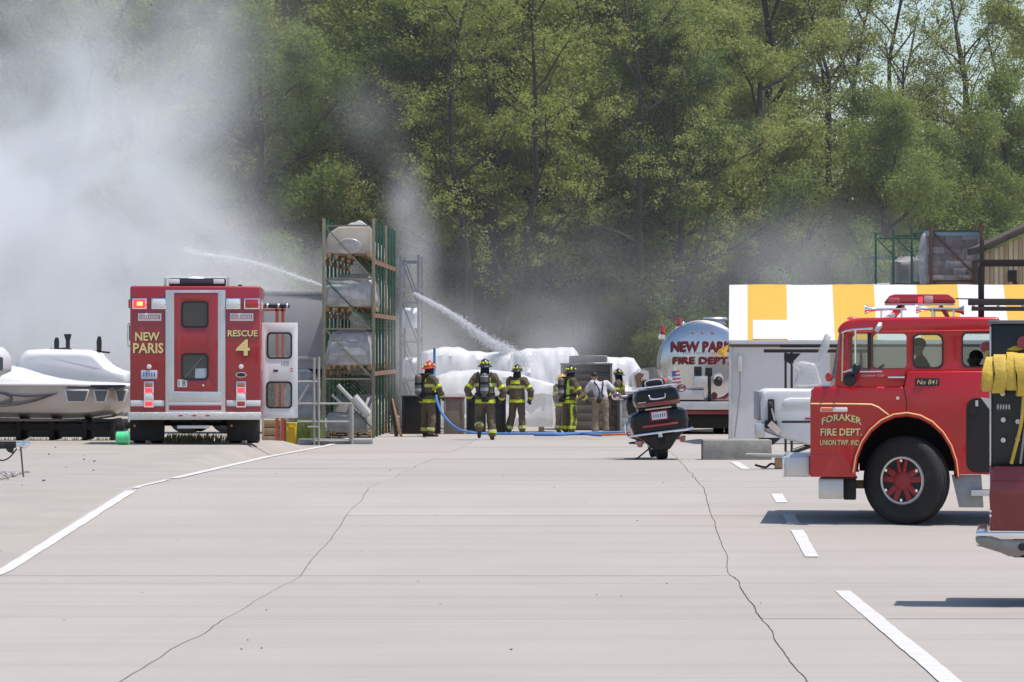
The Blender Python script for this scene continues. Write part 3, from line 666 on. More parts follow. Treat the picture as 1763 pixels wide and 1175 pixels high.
# greenhouse
gh = [t_(1436, 667), t_(1447, 566), t_(1720, 566), t_(1720, 638), t_(1562, 638), t_(1556, 667)]
wins = [[t_(1463, 634), t_(1463, 579), t_(1468, 573), t_(1493, 572), t_(1493, 634)], rrect(*t_(1500, 634), *t_(1560, 573), .05),
        rrect(*t_(1572, 632), *t_(1622, 575), .075), rrect(*t_(1656, 630), *t_(1716, 571), .075)]
MB().panel(gh, wins, .07, .11).build('window_wall', M_redT, ft, .006)
MB().panel(gh, wins, 2.22, 2.26).build('window_wall', M_redT, ft, .006)
for k, wv in enumerate(wins):
    MB().prism(wv, .093, .098).build('side_window', M_glass if k < 2 else M_glass, ft); MB().prism(wv, 2.24, 2.245).build('side_window', M_glass, ft)
    if k > 1:
        cxw = sum(v[0] for v in wv)/len(wv); czw = sum(v[1] for v in wv)/len(wv)
        MB().panel([(cxw+(x-cxw)*1.05, czw+(z-czw)*1.05) for x, z in wv], [[(cxw+(x-cxw)*.97, czw+(z-czw)*.97) for x, z in wv]], .062, .072).build('window_rubber', M_black, ft)
rl = [t_(1440, 573), t_(1444, 560), t_(1456, 551), t_(1480, 546), t_(1640, 544), t_(1720, 545), t_(1720, 573)]
MB().prism(rl, .055, 2.275).build('roof', M_redT, ft, .05, 4, bang=25)
MB().tube([(*t_(1455, 571)[:1], .052, t_(0, 571)[1]), (t_(1716, 0)[0], .052, t_(0, 568)[1])], .012, 6).build('drip_rail', M_redT, ft)
MB().box(t_(1710, 0)[0], t_(1718, 0)[0], .1, 2.24, t_(0, 812)[1], t_(0, 560)[1]).build('cab_back_wall', M_redT, ft, .01)
# windscreen wraps round the corner: frame and glass leaning back
def lean(px_): return px_
ws = MB(); zb, zt = t_(0, 653)[1], t_(0, 566)[1]; xb, xt = t_(1430, 0)[0], t_(1446, 0)[0]
ringb = [(xb+.10, .075, zb), (xb+.02, .16, zb), (xb, .4, zb), (xb-.01, 1.17, zb), (xb, 1.94, zb), (xb+.02, 2.18, zb), (xb+.10, 2.255, zb)]
ringt = [(xt+.06, .075, zt), (xt, .16, zt), (xt-.01, .4, zt), (xt-.02, 1.17, zt), (xt-.01, 1.94, zt), (xt, 2.18, zt), (xt+.06, 2.255, zt)]
ws.loft([ringb, ringt], cap=False, closed=False).build('windscreen', glass('green_glass', (.62, .78, .72), .3, .75), ft)
tb('windscreen_pillar', M_redT, 1447, 568, 1452, 664, .072, .1, .006)
MB().tube([(t_(1449, 0)[0], .06, t_(0, 655)[1]), (t_(1451, 0)[0], .06, t_(0, 572)[1])], .011, 6).build('pillar_trim', mat('gold_trim', (.6, .5, .3), .4, .5), ft)
tb('vent_divider', M_black, 1493.5, 572, 1499.5, 634, .06, .1, .004)
# door outline grooves and trim
gold = []
for k in range(13):
    a = R(176 - k*14.6); gold.append((WC[0]-.01 + .63*math.cos(a), -.014, WC[1]+.03 + .775*math.sin(a)))
MB().tube(gold, .03, 8).build('wheel_arch_lip', M_redT, ft)
MB().tube([(x-.035*math.cos(R(176-k*14.6)) if False else x, y-.024, z+.012) for k, (x, y, z) in enumerate(gold)], .009, 6).build('gold_arch_line', M_gold, ft)
g2 = [t_(1396, 694), t_(1440, 694), t_(1500, 695), t_(1512, 700), t_(1528, 712), t_(1535, 718)]
MB().tube([(x, -.003, z) for x, z in g2], .009, 6).build('gold_side_line', M_gold, ft)
MB().tube([(x, -.001, z) for x, z in (t_(1556, 668), t_(1560, 690), t_(1560, 714))], .006, 5).build('door_seam', M_black, ft)
MB().tube([(t_(1396, 0)[0], -.001, t_(0, 781)[1]), (t_(1474, 0)[0], -.001, t_(0, 782)[1])], .005, 5).build('panel_seam', M_redP, ft)
e = tb('side_marker', M_ltwhite, 1412, 700, 1459, 708, -.025, .005, .012); tb('lens', mat('orange_lens', (.8, .16, .05), .25, coat=1), 1414, 701, 1434, 707, -.03, -.024, .008, e)
def lett(s_, b_, arch=0, bold=.02):
    x0, z0 = t_(b_[0], b_[2]); x1, z1 = t_(b_[1], b_[3])
    text(s_, (x0+.008, x1+.008, z0-.008, z1-.008), -.003, M_black, ft, 'letter_shadow', depth=.001, bold=bold+.012, arch=arch)
    text(s_, (x0, x1, z0, z1), -.007, M_gold, ft, depth=.002, bold=bold, arch=arch)
lett('FORAKER', (1415, 1483, 731, 719), .055); lett('FIRE DEPT.', (1413, 1484, 749, 736.5)); lett('UNION TWP. IND.', (1412, 1481, 765.5, 756), 0, .012)
e = tb('number_plate', M_black, 1575, 650, 1616, 663, -.012, .0, .003); text('No 841', (t_(1578, 0)[0], t_(1613, 0)[0], t_(0, 660.5)[1], t_(0, 652.5)[1]), -.014, M_gold, e, depth=.002, slant=.2)
text('Custom Cab', (t_(1483, 0)[0], t_(1522, 0)[0], t_(0, 647)[1], t_(0, 643)[1]), -.002, M_alu, ft, depth=.002, slant=.3, xf=Matrix.Translation((0, .068, 0)))
MB().box(t_(1528, 0)[0], t_(1557, 0)[0], .02, .05, t_(0, 650)[1], t_(0, 646.5)[1]).build('door_handle', M_chrome, ft, .008)
MB().tube([(t_(1449, 0)[0], .03, t_(0, 639)[1]), (t_(1518, 0)[0], .03, t_(0, 638)[1])], .012, 8).build('belt_rail', M_chrome, ft)
MB().cyl((t_(1545, 0)[0], .0, t_(0, 684)[1]), (t_(1545, 0)[0], -.02, t_(0, 684)[1]), .02).build('fuel_lock', M_chrome, ft)
# mirror on its bars
MB().tube(catmull([(t_(1450, 0)[0], -.02, t_(0, 572)[1]), (t_(1465, 0)[0], -.16, t_(0, 567)[1]), (t_(1502, 0)[0], -.2, t_(0, 565)[1])], 4), .014, 8).tube([(t_(1452, 0)[0], -.02, t_(0, 640)[1]), (t_(1470, 0)[0], -.17, t_(0, 634)[1])], .012, 8).tube([(t_(1473, 0)[0], -.17, t_(0, 566)[1]), (t_(1473, 0)[0], -.17, t_(0, 640)[1])], .012, 8).build('mirror_bars', M_chrome, ft)
MB().ball((t_(1474, 0)[0], -.17, t_(0, 634)[1]), .05, .04, .07).ball((t_(1463, 0)[0], -.12, t_(0, 652)[1]), .085, .05, .085).build('mirror', M_black, ft)
MB().ball((t_(1427, 0)[0], .04, t_(0, 648)[1]), .05, .05, .055).build('turn_lamp', M_ltred, ft)
for yq in (.3, 1.17, 2.0): MB().ball((t_(1467, 0)[0], yq, t_(0, 548)[1]), .07, .05, .035, z0=0).build('clearance_lamp', mat('orange_lens', (.8, .16, .05)), ft)
# horns and light bar
for (x0, x1, yy, z_) in ((1488, 1560, .35, 531), (1576, 1650, .6, 530), (1660, 1600, 1.0, 532)):
    d = 1 if x1 > x0 else -1; z = t_(0, z_)[1]; xa, xb_ = t_(x0, 0)[0], t_(x1, 0)[0]; L = xb_-xa
    MB().revolve([(.058, 0), (.055, .015*d), (.036, .05*d), (.024, .12*d), (.018, .3*abs(L)*d), (.014, L), (.001, L)], (xa, yy, z), 'x', 16).cyl((xa+.2*d, yy, z), (xa+.2*d, yy, z-.12), .012).cyl((xb_-.06*d, yy, z), (xb_-.06*d, yy, z-.12), .012).build('air_horn', M_chrome, ft)
lbz = [t_(1520, 520), t_(1530, 507), t_(1540, 504.5), t_(1632, 504.5), t_(1645, 514), t_(1645, 520)]
lb = MB().prism(lbz, .65, 1.0).build('light_bar', M_ltred, ft, .02, 2, bang=20)
tb('bar_base', M_alu, 1522, 520.2, 1643, 523.5, .66, .99, .004, lb); tb('bar_core', mat('pale_lens', (.7, .45, .45), .2, coat=1), 1590, 507, 1606, 519.8, .645, 1.004, .01, lb)
tb('bar_lamp', M_redon, 1580, 509, 1588, 519.5, .642, .66, .01, lb); tb('bar_lamp', mat('clear_red', (.6, .1, .1), .2, coat=1), 1528, 510, 1548, 519.5, .642, .66, .01, lb)
for ba_ in (((t_(1552, 0)[0], .8, t_(0, 524)[1]), (t_(1537, 0)[0], .6, t_(0, 542)[1])), ((t_(1618, 0)[0], .8, t_(0, 524)[1]), (t_(1632, 0)[0], .8, t_(0, 545)[1]))): MB().bar(*ba_, .07, .05).build('bar_leg', M_redT, lb)
MB().tube(catmull([(t_(1537, 0)[0], .6, t_(0, 541)[1]), (t_(1522, 0)[0], .2, t_(0, 550)[1]), (t_(1513, 0)[0], .045, t_(0, 561)[1]), (t_(1508, 0)[0], .04, t_(0, 569)[1])], 4), .035, 6).build('bar_strap', M_alu, lb)
# bumper, step, flap, wheels, frame
MB().box(t_(1350, 0)[0], t_(1394.5, 0)[0], .1, 2.24, t_(0, 820)[1], t_(0, 785)[1]).build('front_bumper', M_alu, ft, .02, 3)
MB().box(t_(1349, 0)[0]-.015, t_(1349, 0)[0]+.012, .08, 2.26, t_(0, 822)[1], t_(0, 782)[1]).build('bumper_face', M_chrome, ft, .008)
e = tb('cab_step', M_alu, 1409, 823, 1452, 858, .08, .5, .012); tb('step_tread', M_black, 1412, 821, 1475, 823, .02, .6, .003, e)
tb('step_bracket', M_dark, 1452, 823, 1473, 860, .15, .45, .01); tb('spring_block', M_wood, 1468, 828, 1494, 842, .5, .7, .01)
MB().prism([t_(1637, 816), t_(1688, 816), t_(1692, 872), t_(1650, 872)], .05, .09).build('splash_guard', mat('grey_paint', (.30, .31, .32), .5, dirt=.3), ft, .008)
tb('side_step', M_alu, 1670, 842, 1720, 852, -.05, .3, .008)
wheel(ft, (WC[0], .20, WC[1]), WR, .29, M_redT, -1, steer=R(-27), hub=.53, spokes=5, name='front_wheel')
wheel(ft, (WC[0], 2.12, WC[1]), WR, .29, M_redT, 1, steer=R(-27), hub=.53, name='front_wheel')
for yy, f_ in ((.17, -1), (.48, -1), (1.85, 1), (2.16, 1)): wheel(ft, (WC[0]+3.9, yy, WR), WR, .27, M_redT, f_, name='rear_wheel')
for yy in (.75, 1.55): MB().box(.1, 7.2, yy, yy+.1, .72, .92).build('frame_rail', M_dark, ft, .01)
MB().cyl((WC[0], .35, WC[1]), (WC[0], 2.0, WC[1]), .07).cyl((WC[0]+3.9, .3, WR), (WC[0]+3.9, 2.1, WR), .09).build('axles', M_dark, ft)
# body behind the cab: recessed pump bay then tank body
tb('pump_bay', M_dark, 1720, 690, 1790, 815, .35, 2.0, .01); tb('bay_roof', M_redT, 1719, 560, 1790, 690, .0, 2.34, .02)
e = MB().prism(rrect(*t_(1662, 812), *t_(1715, 684), .12), -.004, -.0015).build('recess_shade_panel', mat('recess_shade_black', (.012, .006, .007), .5), ft); MB().cyl((t_(1680, 0)[0], -.02, t_(0, 688)[1]), (t_(1680, 0)[0], -.02, t_(0, 698)[1]), .02).build('bay_handle', M_alu, e)  # flat black panel painted in for the shade inside an open recess
MB().cyl((t_(1675, 0)[0], -.004, t_(0, 706)[1]), (t_(1675, 0)[0], -.03, t_(0, 706)[1]), .05).build('bay_knob', M_black, e)
MB().box(t_(1790, 0)[0]+.01, 7.2, 0, 2.34, .8, 2.3).build('tank_body', M_redT, ft, .04, 3)
# black overhead frame and ladder on top
fm = MB(); x_ = t_(1690, 0)[0]
fm.bar((x_, .5, t_(0, 560)[1]), (x_, .5, t_(0, 410)[1]), .055); fm.bar((x_-.03, .5, t_(0, 451)[1]), (6.6, .5, t_(0, 451)[1]), .06, .085)
fm.bar((6.5, .5, 2.25), (6.5, .5, t_(0, 440)[1]), .055); fm.bar((x_, .5, t_(0, 451)[1]), (x_, 1.9, t_(0, 451)[1]), .055); fm.bar((x_, 1.9, t_(0, 560)[1]), (x_, 1.9, t_(0, 440)[1]), .055)
fm.build('overhead_frame', mat('dark_brown_steel', (.022, .014, .012), .55, var=.3), ft, .005)
for yy in (.25, .62): MB().bar((t_(1666, 0)[0], yy, t_(0, 519)[1]), (7.0, yy, t_(0, 519)[1]), .035, .07).bar((t_(1672, 0)[0], yy, t_(0, 530)[1]), (7.0, yy, t_(0, 533)[1]), .03, .05).build('ladder_rail', mat('dark_ladder', (.06, .055, .05), .5, .3), ft, .004)
for k in range(9): MB().cyl((t_(1675, 0)[0]+.3*k, .25, t_(0, 525)[1]), (t_(1675, 0)[0]+.3*k, .62, t_(0, 525)[1]), .017, n=8).build('ladder_rung', M_alu, ft)
MB().tube([(t_(1645, 0)[0], .8, t_(0, 512)[1]), (t_(1700, 0)[0], .8, t_(0, 513)[1]), (6.2, .8, t_(0, 516)[1])], .008, 5).build('bar_cable', M_black, ft)
for k, (u, yy) in enumerate(((1545, .7), (1545, 1.7), (1700, .7), (1700, 1.7))):
    MB().box(t_(u, 0)[0]-.02, t_(u+32, 0)[0], yy-.26, yy+.26, t_(0, 690)[1], t_(0, 668)[1]).box(t_(u+26, 0)[0], t_(u+36, 0)[0], yy-.26, yy+.26, t_(0, 690)[1], t_(0, 618)[1]).build('seat', M_black, ft, .03)
MB().revolve([(.2, -.015), (.225, 0), (.2, .015), (.185, 0), (.2, -.015)], (0, 0, 0), 'z', 24).xf(Matrix.Translation((t_(1496, 0)[0], .62, t_(0, 645)[1])) @ Matrix.Rotation(R(-35), 4, 'Y')).build('steering_wheel', M_black, ft)

# ---------------------------------------------------------------- red pickup at the right edge, its tail towards the left
S3 = 195.0
pk = thing('pickup_truck', 'dark red pickup with chrome bumper carrying a black pump box, cut by the frame', 'pickup')
p = P(1703, 1040, S3); pk.location = (p.x, p.y, gz(p.x, p.y)); pk.rotation_euler = (0, 0, R(-6.6))
k_ = lambda px, py: ((px-1703)/S3, (1040-py)/S3)
def pb(name, m, x0, y0, x1, y1, ya, yb, bevel=.01, parent=None, seg=2):
    a, b = k_(x0, y1), k_(x1, y0); return boxo(name, m, parent or pk, a[0], b[0], ya, yb, a[1], b[1], bevel, seg)
z = lambda py: k_(0, py)[1]
side = [(0, z(908)), (.012, z(885)), (0, z(850)), (.015, z(805)), (.05, z(796)), (2.1, z(796)), (2.1, z(908)), (1.75, z(908))]
c_ = (1.32, .36)
side += [(c_[0]+.44*math.cos(R(a)), c_[1]+.02+.42*math.sin(R(a))) for a in range(40, 141, 14)] + [(.86, z(908))]
MB().prism(side, 0, .05).build('bed_side', M_redP, pk, .014, 3, bang=40); MB().prism(side, 1.75, 1.8).build('bed_side', M_redP, pk, .014, 3, bang=40)
MB().tube([(.02, -.004, z(822)), (2.1, -.004, z(822))], .006, 5).build('side_crease', M_redP, pk)
pb('tailgate', M_redP, 1704, 797, 1710, 906, .055, 1.745, .01); pb('bed_floor', M_dark, 1708, 880, 2110, 890, .06, 1.74, 0)
bmp = [(-.115, z(911)), (-.125, z(920)), (-.11, z(936)), (.1, z(947)), (.2, z(953)), (.3, z(953)), (.34, z(935)), (.34, z(910))]
MB().prism([(-.118, z(909.5)), (.36, z(909.5)), (.36, z(922)), (.1, z(922)), (.02, z(917)), (-.118, z(917))], -.03, .0).build('bumper_end', M_chrome, pk, .01, 2)
MB().prism([(-.12, z(917.5)), (.02, z(917.5)), (.1, z(922.5)), (.36, z(922.5)), (.36, z(945)), (.25, z(953)), (.17, z(951)), (.1, z(945)), (-.07, z(935)), (-.118, z(926))], -.025, .005).build('bumper_skirt', mat('dull_steel', (.26, .24, .22), .4, .6), pk, .01, 2)
MB().box(-.12, -.02, .006, 1.78, z(935), z(909)).build('rear_bumper', M_chrome, pk, .03, 3)
for x, yv in ((.36, 930),): MB().cyl((.29, -.028, z(935)), (.29, -.04, z(935)), .035).build('bumper_bolt', M_black, pk)
pb('side_reflector', M_ltwhite, 1703.5, 872, 1707, 876, -.006, .01, .002); pb('side_reflector', M_ltwhite, 1703.5, 880, 1707, 884, -.006, .01, .002)
MB().cyl((k_(1721, 0)[0], -.006, z(890)), (k_(1721, 0)[0], .01, z(890)), .03).build('fuel_cap', M_redP, pk)
for xx in (1.32, 4.4):
    wheel(pk, (xx, .14, .36), .36, .24, M_chrome, -1, name='wheel'); wheel(pk, (xx, 1.66, .36), .36, .24, M_chrome, 1, name='wheel')
MB().box(.2, 5.0, .5, 1.3, .42, .56).build('chassis', M_dark, pk, .02)
MB().prism([(2.12, .5), (5.25, .5), (5.25, .95), (5.1, 1.08), (3.95, 1.18), (3.45, 1.78), (2.4, 1.8), (2.14, 1.2)], .02, 1.78).build('cab', M_redP, pk, .05, 3)
MB().prism([(2.45, 1.22), (3.82, 1.22), (3.4, 1.7), (2.5, 1.72)], .004, .014).build('cab_window', M_dglass, pk)
# pump box with hose on top
bx = pb('pump_box', mat('black_cabinet', (.014, .016, .017), .45, var=.3, dirt=.25, dirtcol=(.06, .06, .06)), 1705, 552, 2090, 797, .1, 1.0, .012)
pb('box_edge', M_alu, 1703.5, 556, 1706.5, 796, .08, .098, .003, bx); pb('box_roof', mat('roof_grey', (.16, .17, .17), .5), 1701, 545, 2095, 551.5, .06, 1.02, .008, bx)
e = pb('gauge_plate', mat('engraved_plate', (.07, .075, .08), .4, .2), 1714, 688, 1741, 701, .09, .1, .004, bx); text('IIIII', (k_(1717, 0)[0], k_(1738, 0)[0], z(698), z(691)), .088, M_alu, e, depth=.001)
for u, v in ((1727, 717), (1727, 752), (1726, 672), (1752, 720), (1752, 750)):
    MB().cyl((k_(u, 0)[0], .1, z(v)), (k_(u, 0)[0], .07, z(v)), .022).build('knob', M_alu, bx)
MB().prism([k_(1688, 678), k_(1706, 680), k_(1706, 702)], .06, .09).build('hinge_bracket', M_alu, bx)
M_hose = mat('yellow_hose', (.62, .42, .06), .75, var=.18, scale=6, bump=.4, bscale=35, dirt=.3, dirtcol=(.34, .25, .10))
hz = thing('fire_hose', 'flat yellow fire hose folded over the edge of the black pump box', 'hose', (0, 0, 0))
hz.matrix_world = Matrix.Translation(pk.location) @ Matrix.Rotation(R(-6.6), 4, 'Z')
def fold(x, w_, ztop, zbot, y0, nm='hose_fold', wav=0):
    pts = [(y0+.32, ztop-.06), (y0+.16, ztop-.02), (y0+.04, ztop-.01), (y0-.04, ztop-.05), (y0-.075, ztop-.14), (y0-.085, (ztop+zbot)/2), (y0-.075, zbot+.05), (y0-.06, zbot), (y0-.03, zbot+.01), (y0-.025, zbot+.06), (y0-.03, (ztop+zbot)/2), (y0-.03, ztop-.16), (y0, ztop-.08), (y0+.1, ztop-.06), (y0+.3, ztop-.11)]
    m_ = MB(); v = []
    for i_, (yy, zz) in enumerate(pts):
        dx = .012*math.sin(i_*1.3+x*30)+wav*max(0, ztop-zz)
        v += [(x+dx, yy, zz), (x+w_*.5+dx, yy-.012, zz), (x+w_+dx, yy, zz)]
    m_.v = v; m_.f = [(i_*3+j, i_*3+j+1, (i_+1)*3+j+1, (i_+1)*3+j) for i_ in range(len(pts)-1) for j in (0, 1)]
    m_.build(nm, M_hose, hz, smooth=60)
x0 = k_(1698, 0)[0]
fold(x0-.012, .10, z(606), z(668), .04, wav=-.10); fold(x0+.075, .11, z(602), z(671), .025, wav=-.05); fold(x0+.17, .10, z(598), z(666), .03); fold(x0+.255, .13, z(600), z(676), .01, wav=.04); fold(x0+.37, .12, z(596), z(690), .03)
fold(x0+.5, .12, z(596), z(672), .02); fold(x0+.63, .12, z(598), z(680), .03)
for k in range(5):
    MB().tube(catmull([(x0+.0+.03*k, .2+.1*k, z(603-6*k)), (x0+.25, .12+.1*k, z(594-7*k)), (x0+.6, .18+.1*k, z(590-7*k)), (x0+1.1, .2+.1*k, z(592-7*k))], 5), .03, 8).build('hose_coil', M_hose, hz)
MB().tube(catmull([(x0+.33, -.02, z(672)), (x0+.31, -.03, z(720)), (x0+.25, -.02, z(770)), (x0+.22, .0, z(792))], 5), .016, 8).build('hose_tail', M_hose, hz)
MB().tube(catmull([(x0+.36, -.02, z(700)), (x0+.33, -.03, z(745)), (x0+.3, -.01, z(792))], 5), .011, 8).build('drain_line', mat('grey_line', (.28, .27, .28), .5), hz)
MB().revolve([(.05, 0), (.055, .03), (.05, .06), (.035, .07), (.035, .14), (.03, .15)], (x0-.005, .22, z(592)), 'y', 14).build('coupling', mat('anodised_red', (.28, .06, .07), .35, .6), hz)
MB().revolve([(.05, 0), (.055, .03), (.05, .06), (.035, .07), (.035, .14), (.03, .15)], (x0+.32, .05, z(583)), 'y', 14).build('coupling', MATS['anodised_red'], hz)

# ---------------------------------------------------------------- polished tanker behind the tent corner
S4 = 66.0
tk = thing('tanker_truck', 'tanker fire truck with polished steel tank and red lettering behind the tent corner', 'fire truck')
p = P(1208, 750, S4); tk.location = (p.x, p.y, gz(p.x, p.y)-.03); tk.rotation_euler = (0, 0, R(-2))
v_ = lambda px, py: ((px-1208)/S4, (750-py)/S4)
def vb(name, m, x0, y0, x1, y1, ya, yb, bevel=.01, parent=None):
    a, b = v_(x0, y1), v_(x1, y0); return boxo(name, m, parent or tk, a[0], b[0], ya, yb, a[1], b[1], bevel)
M_steel = mat('polished_stainless', (.60, .59, .58), .2, 1, var=.1, scale=1.0, dirt=.3, dirtcol=(.42, .40, .36))
ec = (0, v_(0, 626)[1]); rx_, rz_ = 1.15, 1.1
prof = [(.001, -.16), (.35, -.15), (.7, -.115), (.9, -.07), (.985, -.02), (1.0, 0)]
MB().loft([[(ec[0]+rx_*r*math.cos(2*math.pi*k/48), y, ec[1]+rz_*r*math.sin(2*math.pi*k/48)) for k in range(48)] for r, y in prof + [(1.0, 5.6), (.9, 5.68), (.01, 5.75)]]).build('tank', M_steel, tk)
for yy in (.0, 1.8, 3.6): MB().loft([[(ec[0]+(rx_+dr)*math.cos(2*math.pi*k/48), yy+dy, ec[1]+(rz_+dr)*math.sin(2*math.pi*k/48)) for k in range(48)] for dr, dy in ((.004, .0), (.02, .01), (.02, .07), (.004, .08))], cap=False).build('tank_band', M_alu, tk)
M_redL = mat('tank_letter_red', (.20, .008, .014), .4)
def tl(s_, b_, bold=.02, m=None):
    x0, z0 = v_(b_[0], b_[2]); x1, z1 = v_(b_[1], b_[3])
    def curve(me_o, push):
        for vv in me_o.data.vertices:
            r = math.hypot((vv.co.x-ec[0])/rx_, (vv.co.z-ec[1])/rz_); yy = np.interp(r, [q_[0] for q_ in prof], [q_[1] for q_ in prof]); vv.co.y += yy - push
    if m is None:
        o = text(s_, (x0-.025, x1-.025, z0-.025, z1-.025), 0, M_black, tk, 'letter_shadow', depth=.002, bold=bold); curve(o, .012)
    o = text(s_, (x0, x1, z0, z1), 0, m or M_redL, tk, depth=.002, bold=bold); curve(o, .022)
tl('NEW PARIS', (1156, 1262, 606, 588), .03); tl('FIRE DEPT.', (1159, 1258, 627, 615), .03)
tl('IIII IIIIII IIIII', (1176, 1238, 610, 607.5), 0, mat('fine_red_print', (.3, .12, .12), .5))
for x in (1193, 1210, 1227): MB().ball((v_(x, 0)[0], -.12, v_(0, 574)[1]), .05, .035, .025).build('marker_lamp', M_ltred, tk)
# rear fenders and body
rear = [v_(1128, 712), v_(1128, 690), v_(1134, 662), v_(1146, 656), v_(1152, 672), v_(1168, 684), v_(1190, 689), v_(1226, 689), v_(1248, 684), v_(1264, 672), v_(1270, 656), v_(1282, 662), v_(1288, 690), v_(1288, 712)]
MB().prism(rear, -.1, .25).build('rear_body', M_redP, tk, .02)
MB().prism([v_(1150, 690), v_(1152, 676), v_(1168, 688), v_(1248, 688), v_(1264, 676), v_(1266, 690)], -.12, -.102).build('body_panel', mat('tan_panel', (.45, .36, .26), .3, .5), tk, .005)
vb('rear_bumper', M_alu, 1126, 692, 1290, 706, -.45, -.11, .015); vb('red_stripe', M_redP, 1128, 707, 1288, 714, -.40, -.12, .008)
vb('left_step', M_alu, 1165, 672, 1212, 689, -.32, -.13, .015)
vb('under_frame', M_dark, 1140, 715, 1276, 738, -.2, 5.0, .01)
MB().cyl((v_(1230, 0)[0], -.1, v_(0, 682)[1]), (v_(1230, 0)[0], -.14, v_(0, 682)[1]), .08).build('round_tail_lamp', M_redP, tk)
# dump valve and hardware
e = MB().cyl((v_(1237, 0)[0], -.05, v_(0, 648)[1]), (v_(1237, 0)[0], -.32, v_(0, 652)[1]), .12).revolve([(.15, 0), (.16, .02), (.15, .05)], (v_(1237, 0)[0], -.12, v_(0, 649)[1]), 'y', 18).build('dump_valve', M_chrome, tk); MB().cyl((v_(1237, 0)[0], -.30, v_(0, 655)[1]), (v_(1236, 0)[0], -.42, v_(0, 660)[1]), .105).build('valve_cap', M_black, e)
vb('valve_box', M_alu, 1193, 649, 1218, 668, -.35, -.12, .03); vb('bracket', M_black, 1195, 632, 1208, 648, -.25, -.08, .01); vb('bracket', M_black, 1214, 634, 1226, 648, -.22, -.08, .01); vb('pipe', M_black, 1219, 648, 1224, 690, -.25, -.14, .01)
MB().cyl((v_(1150, 0)[0], -.1, v_(0, 650)[1]), (v_(1165, 0)[0], -.1, v_(0, 660)[1]), .06).build('fill_pipe', M_chrome, tk)
for x, v in ((1141, 574), (1169, 560)):
    e = MB().cyl((v_(x, 0)[0], .1, v_(0, v+3)[1]), (v_(x, 0)[0], .1, v_(0, v-12)[1]), .07, .06).build('beacon', M_ltred, tk, .01); MB().box(v_(x, 0)[0]-.1, v_(x, 0)[0]+.06, .02, .2, v_(0, v+11)[1], v_(0, v+3.2)[1]).ball((v_(x+(7 if x > 1150 else -5), 0)[0], .0, v_(0, v-2 if x > 1150 else v+6)[1]), .06).build('spot_lamp', M_chrome, e)
MB().cyl((0.35, .5, ec[1]+1.0), (.35, .5, ec[1]+1.14), .3, .26).cyl((.35, .5, ec[1]+1.14), (.35, .5, ec[1]+1.2), .34, .3).build('tank_hatch', M_alu, tk, .01)
for x in (-.75, -.45, .45, .75): wheel(tk, (x, 1.0, .5), .5, .28, M_white, -1 if x < 0 else 1, axis='x', name='rear_wheel')
for sx in (-1, 1): wheel(tk, (sx*.95, 6.9, .5), .5, .28, M_white, sx, axis='x', name='front_wheel')
MB().cyl((-.8, 1.0, .5), (.8, 1.0, .5), .09).ball((0, 1, .5), .22).build('axle', M_dark, tk)
MB().prismx([(5.95, .55), (8.2, .55), (8.2, 1.5), (7.6, 1.65), (7.2, 2.4), (5.95, 2.45)], -1.1, 1.1).build('cab', M_redP, tk, .06, 3)

# ---------------------------------------------------------------- touring motorcycle leaning on its stand
S5 = 95.0
mc = thing('motorcycle', 'black touring motorcycle seen from behind leaning on its side stand', 'motorcycle')
p = P(1143, 790, S5); mc.location = (p.x, p.y, gz(p.x, p.y)); mc.rotation_euler = (0, R(-7), R(3)); mc.scale = (1.08, 1.08, 1.1)
M_gloss = mat('gloss_black', (.004, .004, .006), .22, coat=.15, var=.1, spec=.35)
wheel(mc, (0, .3, .31), .31, .19, M_chrome, 1, axis='x', name='rear_wheel'); wheel(mc, (0, 1.95, .31), .31, .14, M_chrome, 1, axis='x', name='front_wheel')
MB().box(-.33, .33, .0, .5, .80, .93).build('tail_section', M_gloss, mc, .02)
mw = lambda pts, x0, x1: MB().prismx(pts, x0, x1)
MB().loft([[(x*w_, y, z) for x, z in ((-.45, .46), (-.50, .62), (-.47, .78), (-.38, .83), (.38, .83), (.47, .78), (.50, .62), (.45, .46), (.3, .42), (-.3, .42))] for y, w_ in ((-.12, .86), (-.02, 1.0), (.5, 1.0), (.62, .8))]).build('saddlebag', M_gloss, mc, .03, 2)
MB().loft([[(x, y, z) for x, z in ((-.42, .445), (-.25, .30), (-.13, .16), (.13, .16), (.25, .30), (.42, .445))] for y in (.0, .12, .5)]).build('rear_fender', M_gloss, mc, .03, 2)
tr = MB().loft([[(x*w_, y, z) for x, z in ((-.36, .90), (-.39, 1.02), (-.36, 1.14), (-.30, 1.18), (.30, 1.18), (.36, 1.14), (.39, 1.02), (.36, .90))] for y, w_ in ((-.2, .9), (-.1, 1.0), (.28, 1.0), (.34, .9))]).build('trunk', M_gloss, mc, .03, 2)
MB().box(-.36, .36, -.215, -.19, .90, .97).build('trunk_light', mat('dim_red_lens', (.16, .008, .01), .2, coat=1), tr, .01); MB().box(-.34, -.2, -.222, -.214, .975, .988).build('trunk_badge', M_alu, tr)
for sx in (-1, 1): MB().box(min(sx*.22, sx*.37), max(sx*.22, sx*.37), -.218, -.2, .90, .965).build('turn_signal', mat('smoked_amber', (.16, .05, .02), .2, coat=1), tr, .006)
MB().tube(catmull([(-.14, -.2, 1.09), (-.13, -.24, 1.06), (-.10, -.25, 1.02), (.10, -.25, 1.02), (.13, -.24, 1.06), (.14, -.2, 1.09)], 3), .014, 8).build('trunk_handle', M_chrome, tr)
rk = MB()
for yy in (-.12, .0, .12, .24): rk.tube([(-.36, yy, 1.215), (.36, yy, 1.215)], .011, 6)
rk.tube([(-.36, -.12, 1.22), (-.36, .26, 1.22)], .013, 6).tube([(.36, -.12, 1.22), (.36, .26, 1.22)], .013, 6)
